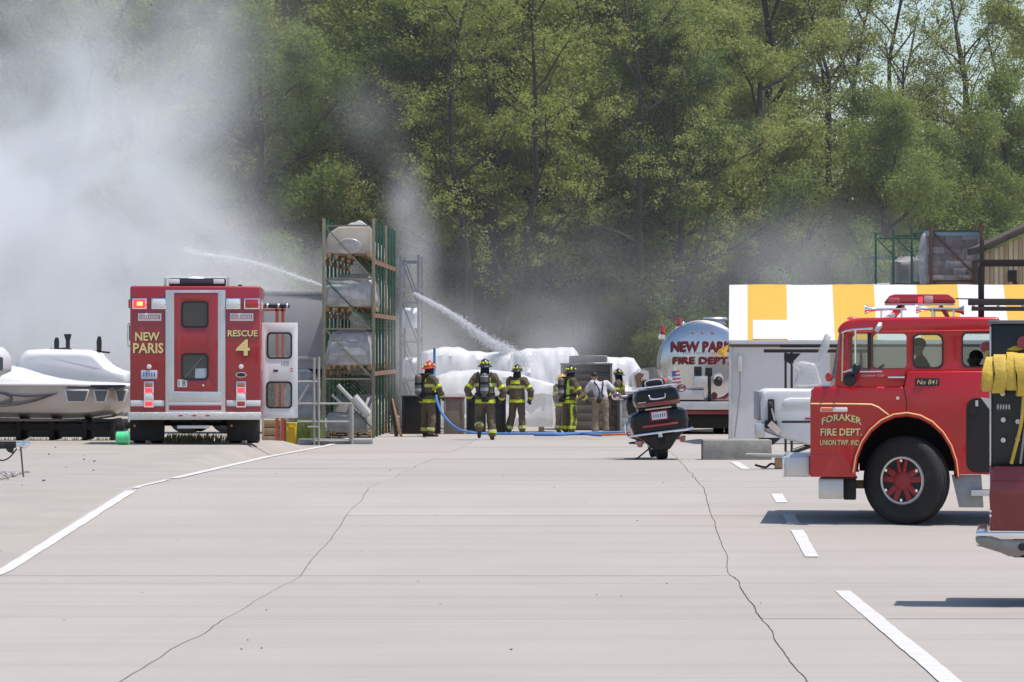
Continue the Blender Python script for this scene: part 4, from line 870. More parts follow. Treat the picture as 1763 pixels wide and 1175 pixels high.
for sx in (-.3, .3): rk.cyl((sx, -.05, 1.17), (sx, -.05, 1.22), .012)
rk.build('luggage_rack', M_chrome, tr)
MB().box(-.2, .2, .2, .34, 1.19, 1.34).build('backrest', M_black, mc, .05, 3); MB().tube(catmull([(-.14, .18, 1.2), (-.13, .17, 1.31), (.0, .16, 1.33), (.13, .17, 1.31), (.14, .18, 1.2)], 3), .014, 6).build('backrest_trim', M_chrome, mc)
MB().loft([[(x*w_, y, z) for x, z in ((-.2, .72), (-.22, .86), (-.14, .92), (.14, .92), (.22, .86), (.2, .72))] for y, w_ in ((.34, 1), (.7, 1.05), (1.1, .8))]).build('seat', M_black, mc, .03)
MB().box(-.22, .22, -.16, -.115, .845, .872).build('plate_lamp', mat('cream_panel', (.6, .55, .42), .4), mc, .008)
pl = MB().box(-.155, .155, -.155, -.135, .655, .825).build('plate_frame', mat('maroon', (.25, .01, .03), .4), mc, .01)
MB().box(-.125, .125, -.16, -.154, .68, .80).build('number_plate', mat('plate_white', (.66, .66, .68), .5), pl); text('IIIIII', (-.1, .1, .71, .765), -.162, mat('plate_ink', (.05, .08, .25), .5), pl, depth=.001)
MB().box(-.3, .3, -.14, -.11, .565, .60).build('tail_light', M_ltred, mc, .01)
MB().tube(catmull([(-.52, .1, .44), (-.47, -.1, .455), (-.2, -.16, .46), (.2, -.16, .46), (.47, -.1, .455), (.55, .1, .46)], 4), .022, 8).build('rear_bumper', M_chrome, mc)
for sx in (-1, 1):
    for zz in (.64, .66): MB().box(min(sx*.24, sx*.4), max(sx*.24, sx*.4), -.115, -.1, zz, zz+.012).build('saddlebag_trim', M_chrome, mc)
    MB().cyl((sx*.36, .1, .30), (sx*.36, 1.0, .28), .055).build('exhaust_pipe', M_chrome, mc)
    MB().tube(catmull([(0, 1.45, 1.02), (sx*.3, 1.35, 1.1), (sx*.42, 1.12, 1.06)], 4), .016, 8).tube([(sx*.36, 1.2, 1.08), (sx*.46, 1.02, 1.05)], .022, 8).build('handlebar', M_black, mc)
    e = MB().tube([(sx*.34, 1.4, 1.08), (sx*.50, 1.38, 1.10)], .014, 6).ball((sx*.56, 1.37, 1.11), .085, .05, .065).build('mirror_housing', M_chrome if sx < 0 else M_gloss, mc); MB().loft([[(sx*.56+r_*.07*math.cos(a*.524), 1.318-.001*(1-r_), 1.11+r_*.05*math.sin(a*.524)) for a in range(12)] for r_ in (1, .01)]).build('mirror_glass', mat('mirror', (.75, .78, .85), .04, 1, var=.02), e)
    MB().cyl((sx*.1, 1.95, .31), (sx*.09, 1.7, .85), .03).build('fork', M_chrome, mc)
    MB().box(min(sx*.28, sx*.48), max(sx*.28, sx*.48), .75, 1.05, .30, .33).build('footboard', M_black, mc, .01)
    MB().tube(catmull([(sx*.3, 1.35, .35), (sx*.46, 1.3, .45), (sx*.46, 1.3, .65), (sx*.3, 1.4, .75)], 4), .018, 8).build('crash_bar', M_chrome, mc)
MB().cyl((-.02, -.13, .37), (-.02, -.11, .43), .045).ball((-.02, -.13, .44), .035).build('hitch_ball', M_chrome, mc)
MB().box(-.32, .32, .85, 1.45, .28, .66).build('engine', M_dark, mc, .05, 2)
MB().loft([[(x*w_, y, z) for x, z in ((-.3, .55), (-.42, .8), (-.40, 1.05), (-.2, 1.14), (.2, 1.14), (.40, 1.05), (.42, .8), (.3, .55))] for y, w_ in ((1.3, 1), (1.55, 1), (1.75, .6))]).build('fairing', M_gloss, mc, .04, 2)
wsh = [[(r_*.33*math.cos(a), 1.52-.18*h+.05*math.sin(a), 1.1+.42*h*(1 if abs(math.cos(a)) < .8 else .86)) for a in [R(k*18) for k in range(11)]] for h, r_ in ((0, 1.05), (.5, 1.0), (.85, .9), (1, .75))]
MB().loft(wsh, cap=False, closed=False).build('windshield', fabric('hazy_screen', (.62, .62, .6), .3, alpha=.45, gloss=.8), mc)
def patch(nm, pts, m, d=0): MB().prism(pts, 1.27-d, 1.275-d).build(nm, m, mc)
patch('painted_panel', [(-.28, 1.24), (-.2, 1.2), (-.05, 1.24), (.02, 1.32), (.03, 1.46), (-.06, 1.5), (-.14, 1.46), (-.22, 1.48), (-.28, 1.42)], mat('art_white', (.66, .64, .6), .4))
patch('painted_feathers', [(-.2, 1.2), (-.1, 1.22), (-.12, 1.34), (-.05, 1.42), (-.14, 1.46), (-.22, 1.42), (-.21, 1.3)], mat('art_brown', (.22, .12, .07), .5), .006)
patch('painted_beak', [(-.1, 1.22), (-.02, 1.25), (-.04, 1.33), (-.11, 1.36)], mat('art_orange', (.62, .35, .1), .5), .012)
MB().box(.05, .3, .98, 1.05, 1.27, 1.31).build('top_brake_light', M_redon, mc, .02)
fl = MB().tube([(.38, .25, 1.15), (.40, .25, 1.5)], .006, 5).build('flag_pole', M_chrome, mc)
for k in range(7):
    MB().box(.40-.07-.0*k, .465+.01*(k % 2), .245, .25, 1.22+.03*k, 1.248+.03*k).build('flag_stripe', mat('flag_red', (.5, .06, .08), .7) if k % 2 == 0 else mat('flag_white', (.7, .66, .68), .7), fl)
MB().box(.33, .40, .238, .243, 1.34, 1.43).build('flag_canton', mat('flag_blue', (.10, .12, .3), .7), fl)
MB().tube([(-.1, .85, .22), (-.44, .55, .035)], .014, 6).box(-.52, -.40, .5, .6, .028, .045).build('side_stand', M_dark, mc)

# ---------------------------------------------------------------- striped tent
S6 = 74.0
tn = thing('tent', 'long frame tent with yellow and white striped roof and white curtain wall', 'tent')
p = P(1255, 757, S6); GT = gz(p.x, p.y); tn.location = (p.x, p.y, GT); tn.rotation_euler = (0, 0, R(-2.9))
w2 = lambda px, py: ((px-1255)/S6, (757-py)/S6)
M_ty = fabric('yellow_canvas', (.78, .47, .075), .25, .05, .12, 3); M_tw = fabric('white_canvas', (.80, .79, .79), .25, .04, .12, 3)
EV = w2(0, 578)[1]; RD = 3.72-GT; DEP = 3.0
edges = [1255, 1287, 1356, 1437, 1510, 1585, 1657, 1738, 1812, 1887, 1960]
for k in range(len(edges)-1):
    xa, xb = w2(edges[k], 0)[0], w2(edges[k+1], 0)[0]
    for sgn in (0, 1):
        m_ = MB(); n1, n2 = 5, 9
        for i in range(n1+1):
            for j in range(n2+1):
                x = xa+(xb-xa)*i/n1; t = j/n2; sag = -.05*math.sin(math.pi*t) + .022*mnoise.noise((x*1.1, t*2.5, 2.)) + .012*mnoise.noise((x*4, t*9, 5.))
                y = DEP*t if not sgn else 2*DEP-DEP*t
                m_.v.append((x, y, EV+(RD-EV)*t+sag))
        m_.f = [(i*(n2+1)+j, (i+1)*(n2+1)+j, (i+1)*(n2+1)+j+1, i*(n2+1)+j+1) for i in range(n1) for j in range(n2)]
        m_.build('roof_panel', M_tw if k % 2 == 0 else M_ty, tn)
    MB().box(xa+.002, xb-.002, -.012, -.004, EV-.09, EV+.0).build('valance', M_tw, tn)
XE = w2(1960, 0)[0]
def gable(x):
    MB().prismx([(0, EV-.02), (2*DEP, EV-.02), (DEP, RD-.04)], x, x+.01).build('gable', M_tw, tn)
gable(.0); gable(XE)
def curtain(pa, pb_, z0, z1, n=40, amp=.05, nm='curtain'):
    m_ = MB(); pa = Vector((*pa, 0)); pb_ = Vector((*pb_, 0)); d = (pb_-pa); nn = Vector((-d.y, d.x, 0)).normalized()
    for i in range(n+1):
        for j in range(7):
            t = i/n; zt = j/6; q_ = pa + d*t + nn*amp*(math.sin(t*d.length*5.5)*.6+mnoise.noise((t*d.length*1.2, zt*1.5, 4)))*(.4+.6*(1-zt)); m_.v.append((q_.x, q_.y, z0+(z1-z0)*zt))
    m_.f = [(i*7+j, (i+1)*7+j, (i+1)*7+j+1, i*7+j+1) for i in range(n) for j in range(6)]
    return m_.build(nm, M_tw, tn, smooth=60)
curtain((.02, .06), (2.35, .06), .02, w2(0, 590)[1], 44, .035); curtain((0.015, .1), (0.015, 5.9), .02, EV-.03, 50, .03); curtain((.02, 5.95), (XE, 5.95), .02, EV-.03, 110, .05)
for x in (.03, 3.3, 6.6, XE-.03):
    for y in (.02, 2*DEP-.02): MB().cyl((x, y, 0), (x, y, EV-.02), .035).build('post', M_alu, tn)
MB().tube([(.0, .0, EV-.12), (XE, .0, EV-.12)], .035, 8).build('eave_rail', mat('dark_rail', (.05, .035, .03), .5), tn); MB().tube([(.0, DEP, RD-.06), (XE, DEP, RD-.06)], .03, 8).build('ridge_rail', M_alu, tn)
MB().tube([(.0, 2*DEP, EV-.06), (XE, 2*DEP, EV-.06)], .03, 8).build('eave_rail', M_alu, tn)
e = MB().add([(w2(1296, 0)[0], .03, EV+.03), (w2(1355.5, 0)[0], .03, EV+.03), (w2(1355.5, 0)[0], 1.15, EV+.48), (w2(1296, 0)[0], 1.15, EV+.48)], [(0, 1, 2, 3)]).build('roof_patch', M_tw, tn)
MB().tube([(w2(1272, 0)[0], -.02, w2(0, 600)[1]), (w2(1275, 0)[0], -.03, w2(0, 660)[1]), (w2(1265, 0)[0], -.02, w2(0, 745)[1])], .02, 6).build('tie_strap', mat('grey_webbing', (.35, .34, .36), .8), tn); MB().box(w2(1270, 0)[0], w2(1278, 0)[0], -.06, -.01, w2(0, 632)[1], w2(0, 605)[1]).build('strap_ratchet', M_alu, tn, .01)
m_ = MB(); 
for k in range(8): m_.add([(-.0, -.02, w2(0, 585)[1]), (-.28+.02*k, -.03-.01*k, w2(0, 598-3*(k % 3))[1]-.015*k), (-.22+.02*k, -.03-.01*k, w2(0, 602-3*(k % 3))[1]-.015*k)], [(0, 1, 2)])
m_.build('tassel', M_ty, tn)
# low concrete block in front of the tent corner
p = P(1210, 790, S5); cb_ = MB().box(0, 1.25, 0, .7, -.02, .36).build('concrete_block', M_conc, None, .02, 2, jit=.006)
cb_.location = (p.x, p.y, gz(p.x, p.y)); tag(cb_, 'low weathered grey concrete block below the tent corner', 'concrete block')

# ================================================================ PALLET RACKS AND THEIR LOADS
def rack(label, px, s, ground_py, wd, height, levels, bays, bay, side, post_front, post_rest, beam_m, lean_dir=ROAD):
    """end frame towards us, bays run away from us; returns the root"""
    p = P(px, ground_py, s); zg = gz(p.x, p.y)-.03
    t = thing('pallet_rack', label, 'pallet rack', (p.x, p.y, zg))
    for b in range(bays+1):
        y = b*bay; dx = lean_dir*y; m = post_front if b in (0, 4) else post_rest
        for x in (0, wd):
            MB().box(dx+x-(.04 if b == 0 else .03), dx+x+(.04 if b == 0 else .03), y-.04, y+.04, 0, height).build('upright', m, t, .006)
            MB().box(dx+x-.09, dx+x+.09, y-.08, y+.08, 0, .012).build('foot_plate', m, t)
        zs = [.25, .25+(height-.5)*.25, .25+(height-.5)*.5, .25+(height-.5)*.75, height-.18]
        for i, zz in enumerate(zs): MB().bar((dx+.045, y, zz), (dx+wd-.045, y, zz), .035, .04).build('brace', m, t)
        for i in range(4):
            a, c = (dx+.045, y+.0, zs[i+1]-.03), (dx+wd-.045, y+.0, zs[i]+.03)
            MB().bar(a, c, .03, .035).build('diagonal_brace', m if i % 2 else M_green, t)
    for lv in levels:
        for b in range(bays):
            for x in (0, wd):
                y0, y1 = b*bay+.04, (b+1)*bay-.04
                MB().bar((lean_dir*y0+x, y0, lv-.07), (lean_dir*y1+x, y1, lv-.07), .05, .11).build('beam', beam_m if b % 2 == 0 else M_tan, t)
    return t
S7 = 69.0
rackA = rack('tall green pallet rack stacked with wrapped mouldings, end frame towards us', 557.5, S7, 748, 1.24, 5.5, (1.70, 3.16, 4.5), 7, 1.6, 1, M_tan, M_green, M_orange)
RA = rackA.location
def dense(poly, step=.16):
    out = []
    for (a, b), (c, d) in zip(poly, poly[1:]+poly[:1]):
        k = max(1, min(6, int(math.hypot(c-a, d-b)/step)))
        out += [(a+(c-a)*i/k, b+(d-b)*i/k) for i in range(k)]
    while len(out) < 44: out.append(poly[0])
    return out[:44]
def load(name, label, cat, rings, m, loc, base_slats=True, group=None, jit=.03):
    """wrapped load on a timber pallet; rings is a list of (z, x0, x1, y0, y1)"""
    t = thing(name, label, cat, loc, 0, group)
    R_ = []
    for z, x0, x1, y0, y1 in rings:
        ring = []
        for u, v in rrect(x0, y0, x1, y1, min(.18, (x1-x0)*.3), 4) if False else dense(rrect(x0, y0, x1, y1, min(.16, (x1-x0)*.3), 4)): ring.append((u, v, z))
        R_.append(ring)
    mm = MB(); 
    # subdivide between the rings for wrinkles
    fine = []
    for a, b in zip(R_[:-1], R_[1:]):
        for k in range(6): fine.append([tuple(a[i][c]+(b[i][c]-a[i][c])*k/6 for c in range(3)) for i in range(len(a))])
    fine.append(R_[-1]); mm.loft(fine); mm.build('wrapped_goods', m, t, smooth=50, jit=jit)
    if m is M_film: MB().loft([[(x0+(x1-x0)/2+(u-(x0+x1)/2)*.9, (y0+y1)/2+(v-(y0+y1)/2)*.9, z if z > rings[0][0] else z+.02) for u, v in rrect(x0, y0, x1, y1, .05)] for z, x0, x1, y0, y1 in [(q_[0]-.04*(i_ > 0),) + q_[1:] for i_, q_ in enumerate(rings)]]).build('goods', M_goods, t)
    if base_slats:
        z0 = rings[0][0]; _, x0, x1, y0, y1 = rings[0]
        for k in range(3): xx = x0+(x1-x0)*k/2*.92; MB().box(xx, xx+(x1-x0)*.08, y0, y1, z0-.13, z0-.025).build('pallet_runner', M_wood, t, .004)
        for k in range(5): yy = y0+(y1-y0)*k/4*.92; MB().box(x0, x1, yy, yy+(y1-y0)*.08, z0-.024, z0-.004).build('pallet_board', M_wood, t, .003)
    return t
M_mould = mat('cream_gelcoat', (.46, .41, .34), .45, var=.08, scale=2, dirt=.2, coat=.3)
M_grey = mat('grey_moulding', (.30, .28, .26), .6, var=.2, dirt=.3)
fz = lambda lv: (RA.x, RA.y, RA.z+lv)
# top: cream moulding with a sloped left shoulder and a domed cap
cm = thing('boat_moulding', 'large cream fibreglass moulding on the top shelf of the green rack', 'moulding', fz(4.52))
MB().prism([(.06, .12), (.06, .45), (.12, .62), (.36, .78), (1.12, .80), (1.17, .74), (1.17, .12)], .12, 1.9).build('shell', M_mould, cm, .06, 3)
MB().prism([(.55, .80), (.66, .88), (.78, .89), (.84, .94), (.92, .94), (1.0, .88), (1.1, .81)], .2, 1.8).build('cap', mat('pale_gelcoat', (.62, .60, .56), .45), cm, .03, 2)
MB().ball((.62, .08, .3), .32, .06, .2).build('film_sheet', M_film, cm)
for k in range(3): MB().box(.08+.5*k, .17+.5*k, .12, 1.9, .0, .119).build('skid', M_wood, cm, .005)
load('wrapped_bundle', 'wide film wrapped bundle on the second shelf from the top of the green rack', 'wrapped bundle', [(.16, .02, 1.3, .05, 2.3), (.3, -.02, 1.34, .0, 2.35), (.62, .0, 1.32, .02, 2.3), (.80, .05, 1.25, .1, 2.2), (.84, .2, 1.1, .3, 2.0)], M_film, fz(3.16))
load('wrapped_bundle', 'rounded film wrapped bundle on the third shelf from the top of the green rack', 'wrapped bundle', [(.16, .05, 1.18, .05, 2.2), (.4, .03, 1.2, .0, 2.25), (.7, .1, 1.18, .05, 2.2), (.95, .2, 1.12, .15, 2.0), (1.05, .4, .95, .4, 1.7)], M_film, fz(1.70))
load('wrapped_bundle', 'low grey bundle on the ground inside the green rack', 'wrapped bundle', [(.16, .05, 1.18, .1, 2.2), (.5, .06, 1.16, .1, 2.2), (.62, .1, 1.1, .2, 2.1)], M_grey, fz(.02))
wt = thing('tube_bundle', 'white tubes leaning inside the bottom of the green rack', 'tubes', fz(0))
MB().tube([(.35, .02, 1.35), (1.1, .05, .55)], .055, 10).build('tube', mat('dull_white_plastic', (.45, .44, .42), .5, dirt=.3), wt); MB().tube([(.75, .0, 1.05), (1.12, .0, .62)], .11, 10).build('tube', mat('dull_white_plastic', (.45, .44, .42), .5, dirt=.3), wt); MB().tube([(.2, .08, 1.1), (.5, .08, .85)], .035, 8).build('tube', mat('dull_white_plastic', (.45, .44, .42), .5, dirt=.3), wt)
for b in (1, 2, 3):
    for li, lv in enumerate((0.02, 1.70, 3.16, 4.5)):
        dx = ROAD*b*2.8; dd = random.uniform(-.04, .04)
        load('wrapped_bundle', 'wrapped bundle %s the end frame of the green rack, %s shelf' % (('just behind', 'two places behind', 'farthest behind')[b-1], ('ground', 'lower', 'middle', 'top')[li]), 'wrapped bundle',
             [(.16, .05+dd, 1.2+dd, .1, 2.4), (.5, .03+dd, 1.2+dd, .1, 2.4), (.75+.2*random.random(), .1, 1.15, .2, 2.3), (1.0, .25, 1.0, .4, 2.0)] if li < 3 else [(.16, .1, 1.1, .1, 2.3), (.5, .15, 1.05, .15, 2.2), (.6, .3, .9, .3, 2.0)],
             (M_film, M_grey, M_mould)[(b+li) % 3], (RA.x+dx, RA.y+b*2.8, RA.z+lv))
# rack behind, in the smoke
rackB = rack('dark pallet rack standing in the smoke right of the tall green one', 690, 61, 742, .5, 4.9, (1.3, 2.7, 4.0), 1, 2.4, 1, mat('haze_paled_rack', (.17, .175, .19), .6, var=.2), mat('haze_paled_rack', (0, 0, 0)), M_tan)  # rack colour lightened to carry the smoke haze
RB = rackB.location
for li, lv in enumerate((1.3, 2.7)):
    load('wrapped_bundle', 'pale wrapped bundle on the %s shelf of the dark rack in the smoke' % ('lower', 'upper')[li], 'wrapped bundle', [(.15, .05, .5, .1, 2.4), (.6, .05, .5, .1, 2.4), (.7, .1, .45, .2, 2.2)], M_tarp, (RB.x, RB.y, RB.z+lv), False)
# racks on the right behind the tent
rackC = rack('pallet rack with rusty end posts holding blue topped cartons behind the tent', 1603, 64, 745, 1.36, 5.6, (1.9, 3.9), 3, 2.75, 1, mat('rusty_brown_post', (.10, .045, .03), .7, var=.3), M_green, M_tan, lean_dir=-.10)
RC = rackC.location
ct = thing('carton_pallet', 'film wrapped pallet of brown cartons with blue top sheet on the right rack', 'pallet load', (RC.x-.08, RC.y+.05, RC.z+3.92))
random.seed(11)
M_cart = [mat('carton_%s' % n_, c_, .8, var=.12) for n_, c_ in (('brown', (.23, .17, .135)), ('pale', (.42, .37, .34)), ('lilac', (.30, .25, .25)))]
for lay in range(7):
    nb = 4 if lay % 2 else 3
    for j in range(nb):
        w_ = 1.36/nb; MB().box(j*w_+.004, (j+1)*w_-.004, 0, 1.1, .13+lay*.19, .13+lay*.19+.186).build('carton', random.choice([M_cart[0], M_cart[0], M_cart[2], M_cart[1]]), ct, .008)
MB().box(-.03, 1.39, -.035, 1.14, 1.37, 1.50).build('blue_top_sheet', fabric('pale_blue_sheet', (.36, .52, .62), .2, .1), ct, .03)
MB().loft([[(x, y, z) for x, y in rrect(-.02, -.02, 1.38, 1.13, .06)] for z in (.1, .4, .75, 1.1, 1.45)], cap=False).build('film', fabric('clear_film', (.55, .53, .58), .3, alpha=.28, gloss=1), ct, jit=.015)
for k in range(5): MB().box(0, 1.36, .02+k*.25, .12+k*.25, .09, .125).build('pallet_board', M_wood, ct)
for k in range(3): MB().box(.02+k*.6, .14+k*.6, .02, 1.1, .0, .089).build('pallet_runner', M_wood, ct)
MB().ball((-.1, .1, .7), .16, .1, .75).build('loose_film', M_film, ct)
for b in (1, 2):
    load('wrapped_bundle', 'wrapped bundle in the %s bay of the right rack behind the cartons' % ('second', 'third')[b-1], 'wrapped bundle', [(.15, .1, 1.25, .1, 2.4), (.8, .1, 1.25, .1, 2.4), (.95, .3, 1.0, .3, 2.2)], M_film if b == 1 else M_grey, (RC.x-.1*b*2.75, RC.y+b*2.75, RC.z+3.9))
load('wrapped_bundle', 'wrapped cartons on the shelf below the blue topped pallet', 'wrapped bundle', [(.15, .05, 1.3, .1, 2.4), (1.2, .05, 1.3, .1, 2.4), (1.3, .1, 1.2, .2, 2.2)], mat('blue_white_cartons', (.40, .45, .52), .6, var=.3, scale=4), (RC.x, RC.y, RC.z+1.92))
rackD = rack('small dark green rack farther back left of the rusty posted rack', 1497, 56, 738, 1.14, 5.25, (2.0, 3.65), 1, 2.7, 1, mat('dark_green_paint', (.02, .055, .04), .6), MATS['dark_green_paint'], MATS['dark_green_paint'], lean_dir=-.05)
RDl = rackD.location
load('wrapped_bundle', 'small film wrapped bundle in the far dark green rack', 'wrapped bundle', [(.12, .08, 1.05, .1, 2.0), (.5, .06, 1.06, .1, 2.0), (.62, .2, .9, .2, 1.8)], M_film, (RDl.x, RDl.y, RDl.z+3.65))

# plank shed at the right edge
p = P(1694, 745, 66); sh = thing('plank_shed', 'tall shed of upright pale timber boards with sloping roof at the right edge', 'shed', (p.x, p.y, gz(p.x, p.y)-.03))
for k in range(24):
    x = .02+k*.125; top = 4.75+x*.46; MB().box(x, x+.112, -.02 if k % 3 else -.05, .03, 0, top).build('board', [mat('pale_plank', (.52, .39, .24), .8, var=.2, scale=3, stretch=(1, 1, .2)), mat('tan_plank', (.42, .30, .18), .8, var=.2, scale=3, stretch=(1, 1, .2)), mat('light_plank', (.6, .48, .31), .8, var=.2, scale=3, stretch=(1, 1, .2))][(k*7) % 3], sh, .004)
MB().box(.0, 3.05, .035, 3.0, 0, 4.6).build('inner_wall', mat('shed_inner', (.10, .065, .04), .9), sh)
MB().prism([(-.12, 4.74), (3.2, 4.74+3.32*.46), (3.2, 4.92+3.32*.46), (-.12, 4.92)], -.25, 3.1).build('roof', mat('shed_roof', (.085, .07, .055), .9, var=.3, bump=.4, dirt=.4), sh, .02)
MB().box(.62, .85, -.12, -.055, 4.0, 4.3).box(.75, .87, -.12, -.055, 3.8, 4.0).build('wall_lamp', M_black, sh, .02); MB().box(-.12, -.02, -.3, -.2, 0, 4.9).build('corner_post', M_dark, sh, .01)

# ================================================================ LEFT SIDE: BOATS AND TRAILER
def hull_loft(stations):
    """stations (x, half beam, keel z, chine z, sheer z)"""
    return [[(x, -b, zs_), (x, -b*.97, (zs_+zc)/2), (x, -b*.86, zc), (x, -b*.4, (zk+zc)/2-.02), (x, 0, zk), (x, b*.4, (zk+zc)/2-.02), (x, b*.86, zc), (x, b*.97, (zs_+zc)/2), (x, b, zs_)] for x, b, zk, zc, zs_ in stations]
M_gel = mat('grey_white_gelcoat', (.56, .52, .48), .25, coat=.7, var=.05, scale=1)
def boat(px, py, s, rz=0, **kw):
    p = P(px, py, s); t = thing('boat', kw['label'], 'boat', (p.x, p.y, p.z), rz); return t
# nearer boat: hull with dark swooshes, windows and a low white cover
S8 = 80.0
b1 = boat(100, 757, S8, 0, label='pale cruiser boat with dark swoosh stripes and shrink wrapped deck behind the rescue truck')
u_ = lambda px, py: ((px-100)/S8, (757-py)/S8)
MB().loft(hull_loft([(-3.2, 1.15, .45, .62, 1.2), (-1.2, 1.2, .42, .60, 1.2), (.2, 1.2, .40, .58, 1.19), (.75, 1.15, .42, .6, 1.18), (1.2, .98, .48, .68, 1.17), (1.6, .62, .62, .85, 1.16), (1.85, .15, .95, 1.05, 1.15)]), cap=True, closed=False).build('hull', M_gel, b1, smooth=40)
MB().tube([(-3.2, -1.18, 1.2), (.2, -1.23, 1.19), (.75, -1.18, 1.18), (1.2, -1.0, 1.17), (1.6, -.64, 1.16), (1.88, -.1, 1.15)], .035, 8).build('rub_rail', M_white, b1)
cov = []
for i in range(15):
    x = -3.25+i*.36; b = 1.2 if x < .6 else 1.2-(x-.6)*.75; h = np.interp(x, [-3.3, -1.5, -.95, -.4, .1, .7, 1.9], [1.52, 1.62, 1.60, 1.42, 1.30, 1.24, 1.2])
    cov.append([(x, b*math.cos(a)*(-1), 1.19+(h-1.19)*max(0, math.sin(a))**.7) for a in [math.pi*k/10 for k in range(11)]])
MB().loft(cov, cap=True, closed=False).build('shrink_wrap', M_tarp, b1, smooth=60, jit=.02)
for pts, ww in (([(-20, 674), (10, 676), (28, 681), (31, 687), (22, 693), (2, 697), (-30, 699)], [.02, .035, .06, .07, .055, .035, .02]), ([(2, 700), (40, 696), (75, 688), (108, 677)], [.012, .04, .035, .008]), ([(30, 680), (55, 682), (80, 681), (104, 678)], [.02, .028, .02, .006])):
    cc = catmull([(*u_(*q_), 0) for q_ in pts], 4); wi = np.interp(np.linspace(0, len(ww)-1, len(cc)), range(len(ww)), ww); m_ = MB()
    for c_i, w_i in zip(cc, wi): m_.v += [(c_i.x, -1.222, c_i.y-w_i*.5), (c_i.x, -1.222, c_i.y+w_i*.5), (c_i.x, -1.15, c_i.y+w_i*.5), (c_i.x, -1.15, c_i.y-w_i*.5)]
    for i_ in range(len(cc)-1):
        for a_ in range(4): m_.f.append((i_*4+a_, i_*4+(a_+1) % 4, i_*4+4+(a_+1) % 4, i_*4+4+a_))
    m_.build('swoosh_stripe', mat('graphite_stripe', (.12, .105, .10), .4), b1)
MB().box(u_(124, 0)[0], u_(222, 0)[0], -1.19, -.3, u_(0, 667)[1], u_(0, 662.5)[1]).build('gap_shade_strip', M_black, b1)  # black strip laid in as the shade of the gap under the cover
MB().box(-3.1, .1, -1.215, -1.12, u_(0, 664.5)[1], u_(0, 661)[1]).build('maker_name_strip', mat('strip_grey', (.32, .31, .33), .5), b1)
for x0, x1 in ((120, 163), (168, 196), (203, 226)):
    q0, q1 = u_(x0, 692), u_(x1, 670); yy = -1.235 if x0 < 150 else (-1.17 if x0 < 200 else -.95)
    e = MB().prism([(q0[0]+.06, q0[1]), (q1[0]-.08, q0[1]), (q1[0], q1[1]-.03), (q1[0]-.01, q1[1]), (q0[0], q1[1])], yy, yy+.3).build('window_frame', M_white, b1, .02, 2); MB().prism([(q0[0]+.09, q0[1]+.025), (q1[0]-.10, q0[1]+.025), (q1[0]-.03, q1[1]-.03), (q0[0]+.04, q1[1]-.025)], yy-.006, yy+.02).build('window_pane', mat('boat_glass', (.06, .075, .10), .08, coat=1), e)
MB().box(-3.2, .3, -1.19, -1.1, u_(0, 724)[1], u_(0, 720)[1]).build('chine_strip', mat('brown_strip', (.13, .10, .08), .5), b1)
for x in (-3, -2.2, -1.5, -.8, -.1, .6, 1.2):
    MB().box(x, x+.1, -.95, .9, .0, .45).build('bunk_block', M_dark, b1, .01)
MB().box(-3.4, 1.5, -.9, -.75, .22, .36).box(-3.4, 1.5, .75, .9, .22, .36).build('cradle_rail', M_dark, b1, .01)
# farther boat under the big white cover
S9 = 74.0
b2 = boat(120, 752, S9, 0, label='larger boat wrapped in a tall white cover with flat top behind the nearer cruiser')
u9 = lambda px, py: ((px-120)/S9, (752-py)/S9)
prof_ = [(35, 628), (43, 612), (52, 603), (80, 601), (150, 602), (168, 605), (178, 616), (190, 628), (206, 637), (226, 642), (226, 660), (35, 656)]
cv = []
for f_, ins in ((-1.15, .16), (-1.02, .04), (-.6, 0), (0.6, 0), (1.02, .04), (1.15, .16)):
    cx0, cz0 = u9(130, 640); cv.append([(cx0+(u9(*q_)[0]-cx0)*(1-ins*.3), f_, (cz0-.2)+(u9(*q_)[1]-cz0+.2)*(1-ins)) for q_ in prof_])
MB().loft(cv).build('shrink_wrap', M_tarp, b2, .05, 2, smooth=60, jit=.025)
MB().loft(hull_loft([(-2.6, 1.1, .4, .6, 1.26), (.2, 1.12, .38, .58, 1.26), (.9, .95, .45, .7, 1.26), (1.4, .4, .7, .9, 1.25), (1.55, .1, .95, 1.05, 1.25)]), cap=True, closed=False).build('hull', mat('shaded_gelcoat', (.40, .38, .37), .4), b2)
MB().box(-2.6, 1.3, -.8, .8, .0, .4).build('cradle', M_dark, b2, .02)
for k, (px, t0, b0, nm) in enumerate(((99, 580, 603, 'left'), (118, 574, 603, 'middle'), (172, 578, 606, 'right'))):
    a = u9(px, b0); o = P(px, b0, S9)
    t = thing('mast_bracket', 'black upright bracket on the white boat cover, %s of the three' % nm, 'bracket', (o.x, o.y-.2, o.z-.02), 0, 'black brackets on the boat cover')
    h = (b0-t0)/S9
    if k == 1: MB().prism([(-.05, .0), (.05, .0), (.05, h*.6), (.09, h), (-.09, h), (-.04, h*.6)], -.04, .04).build('blade', M_black, t, .012); MB().ball((-.08, 0, .03), .18, .08, .05).build('foot', M_dark, t)
    else: MB().prism([(-.055, .0), (.055, .0), (.06, h*.7), (.04, h), (-.03, h), (-.06, h*.7)], -.03, .03).build('blade', M_black, t, .015); MB().bar((-.15, 0, .04), (.25 if k == 2 else .1, 0, .0), .06, .04).build('foot', M_dark, t)
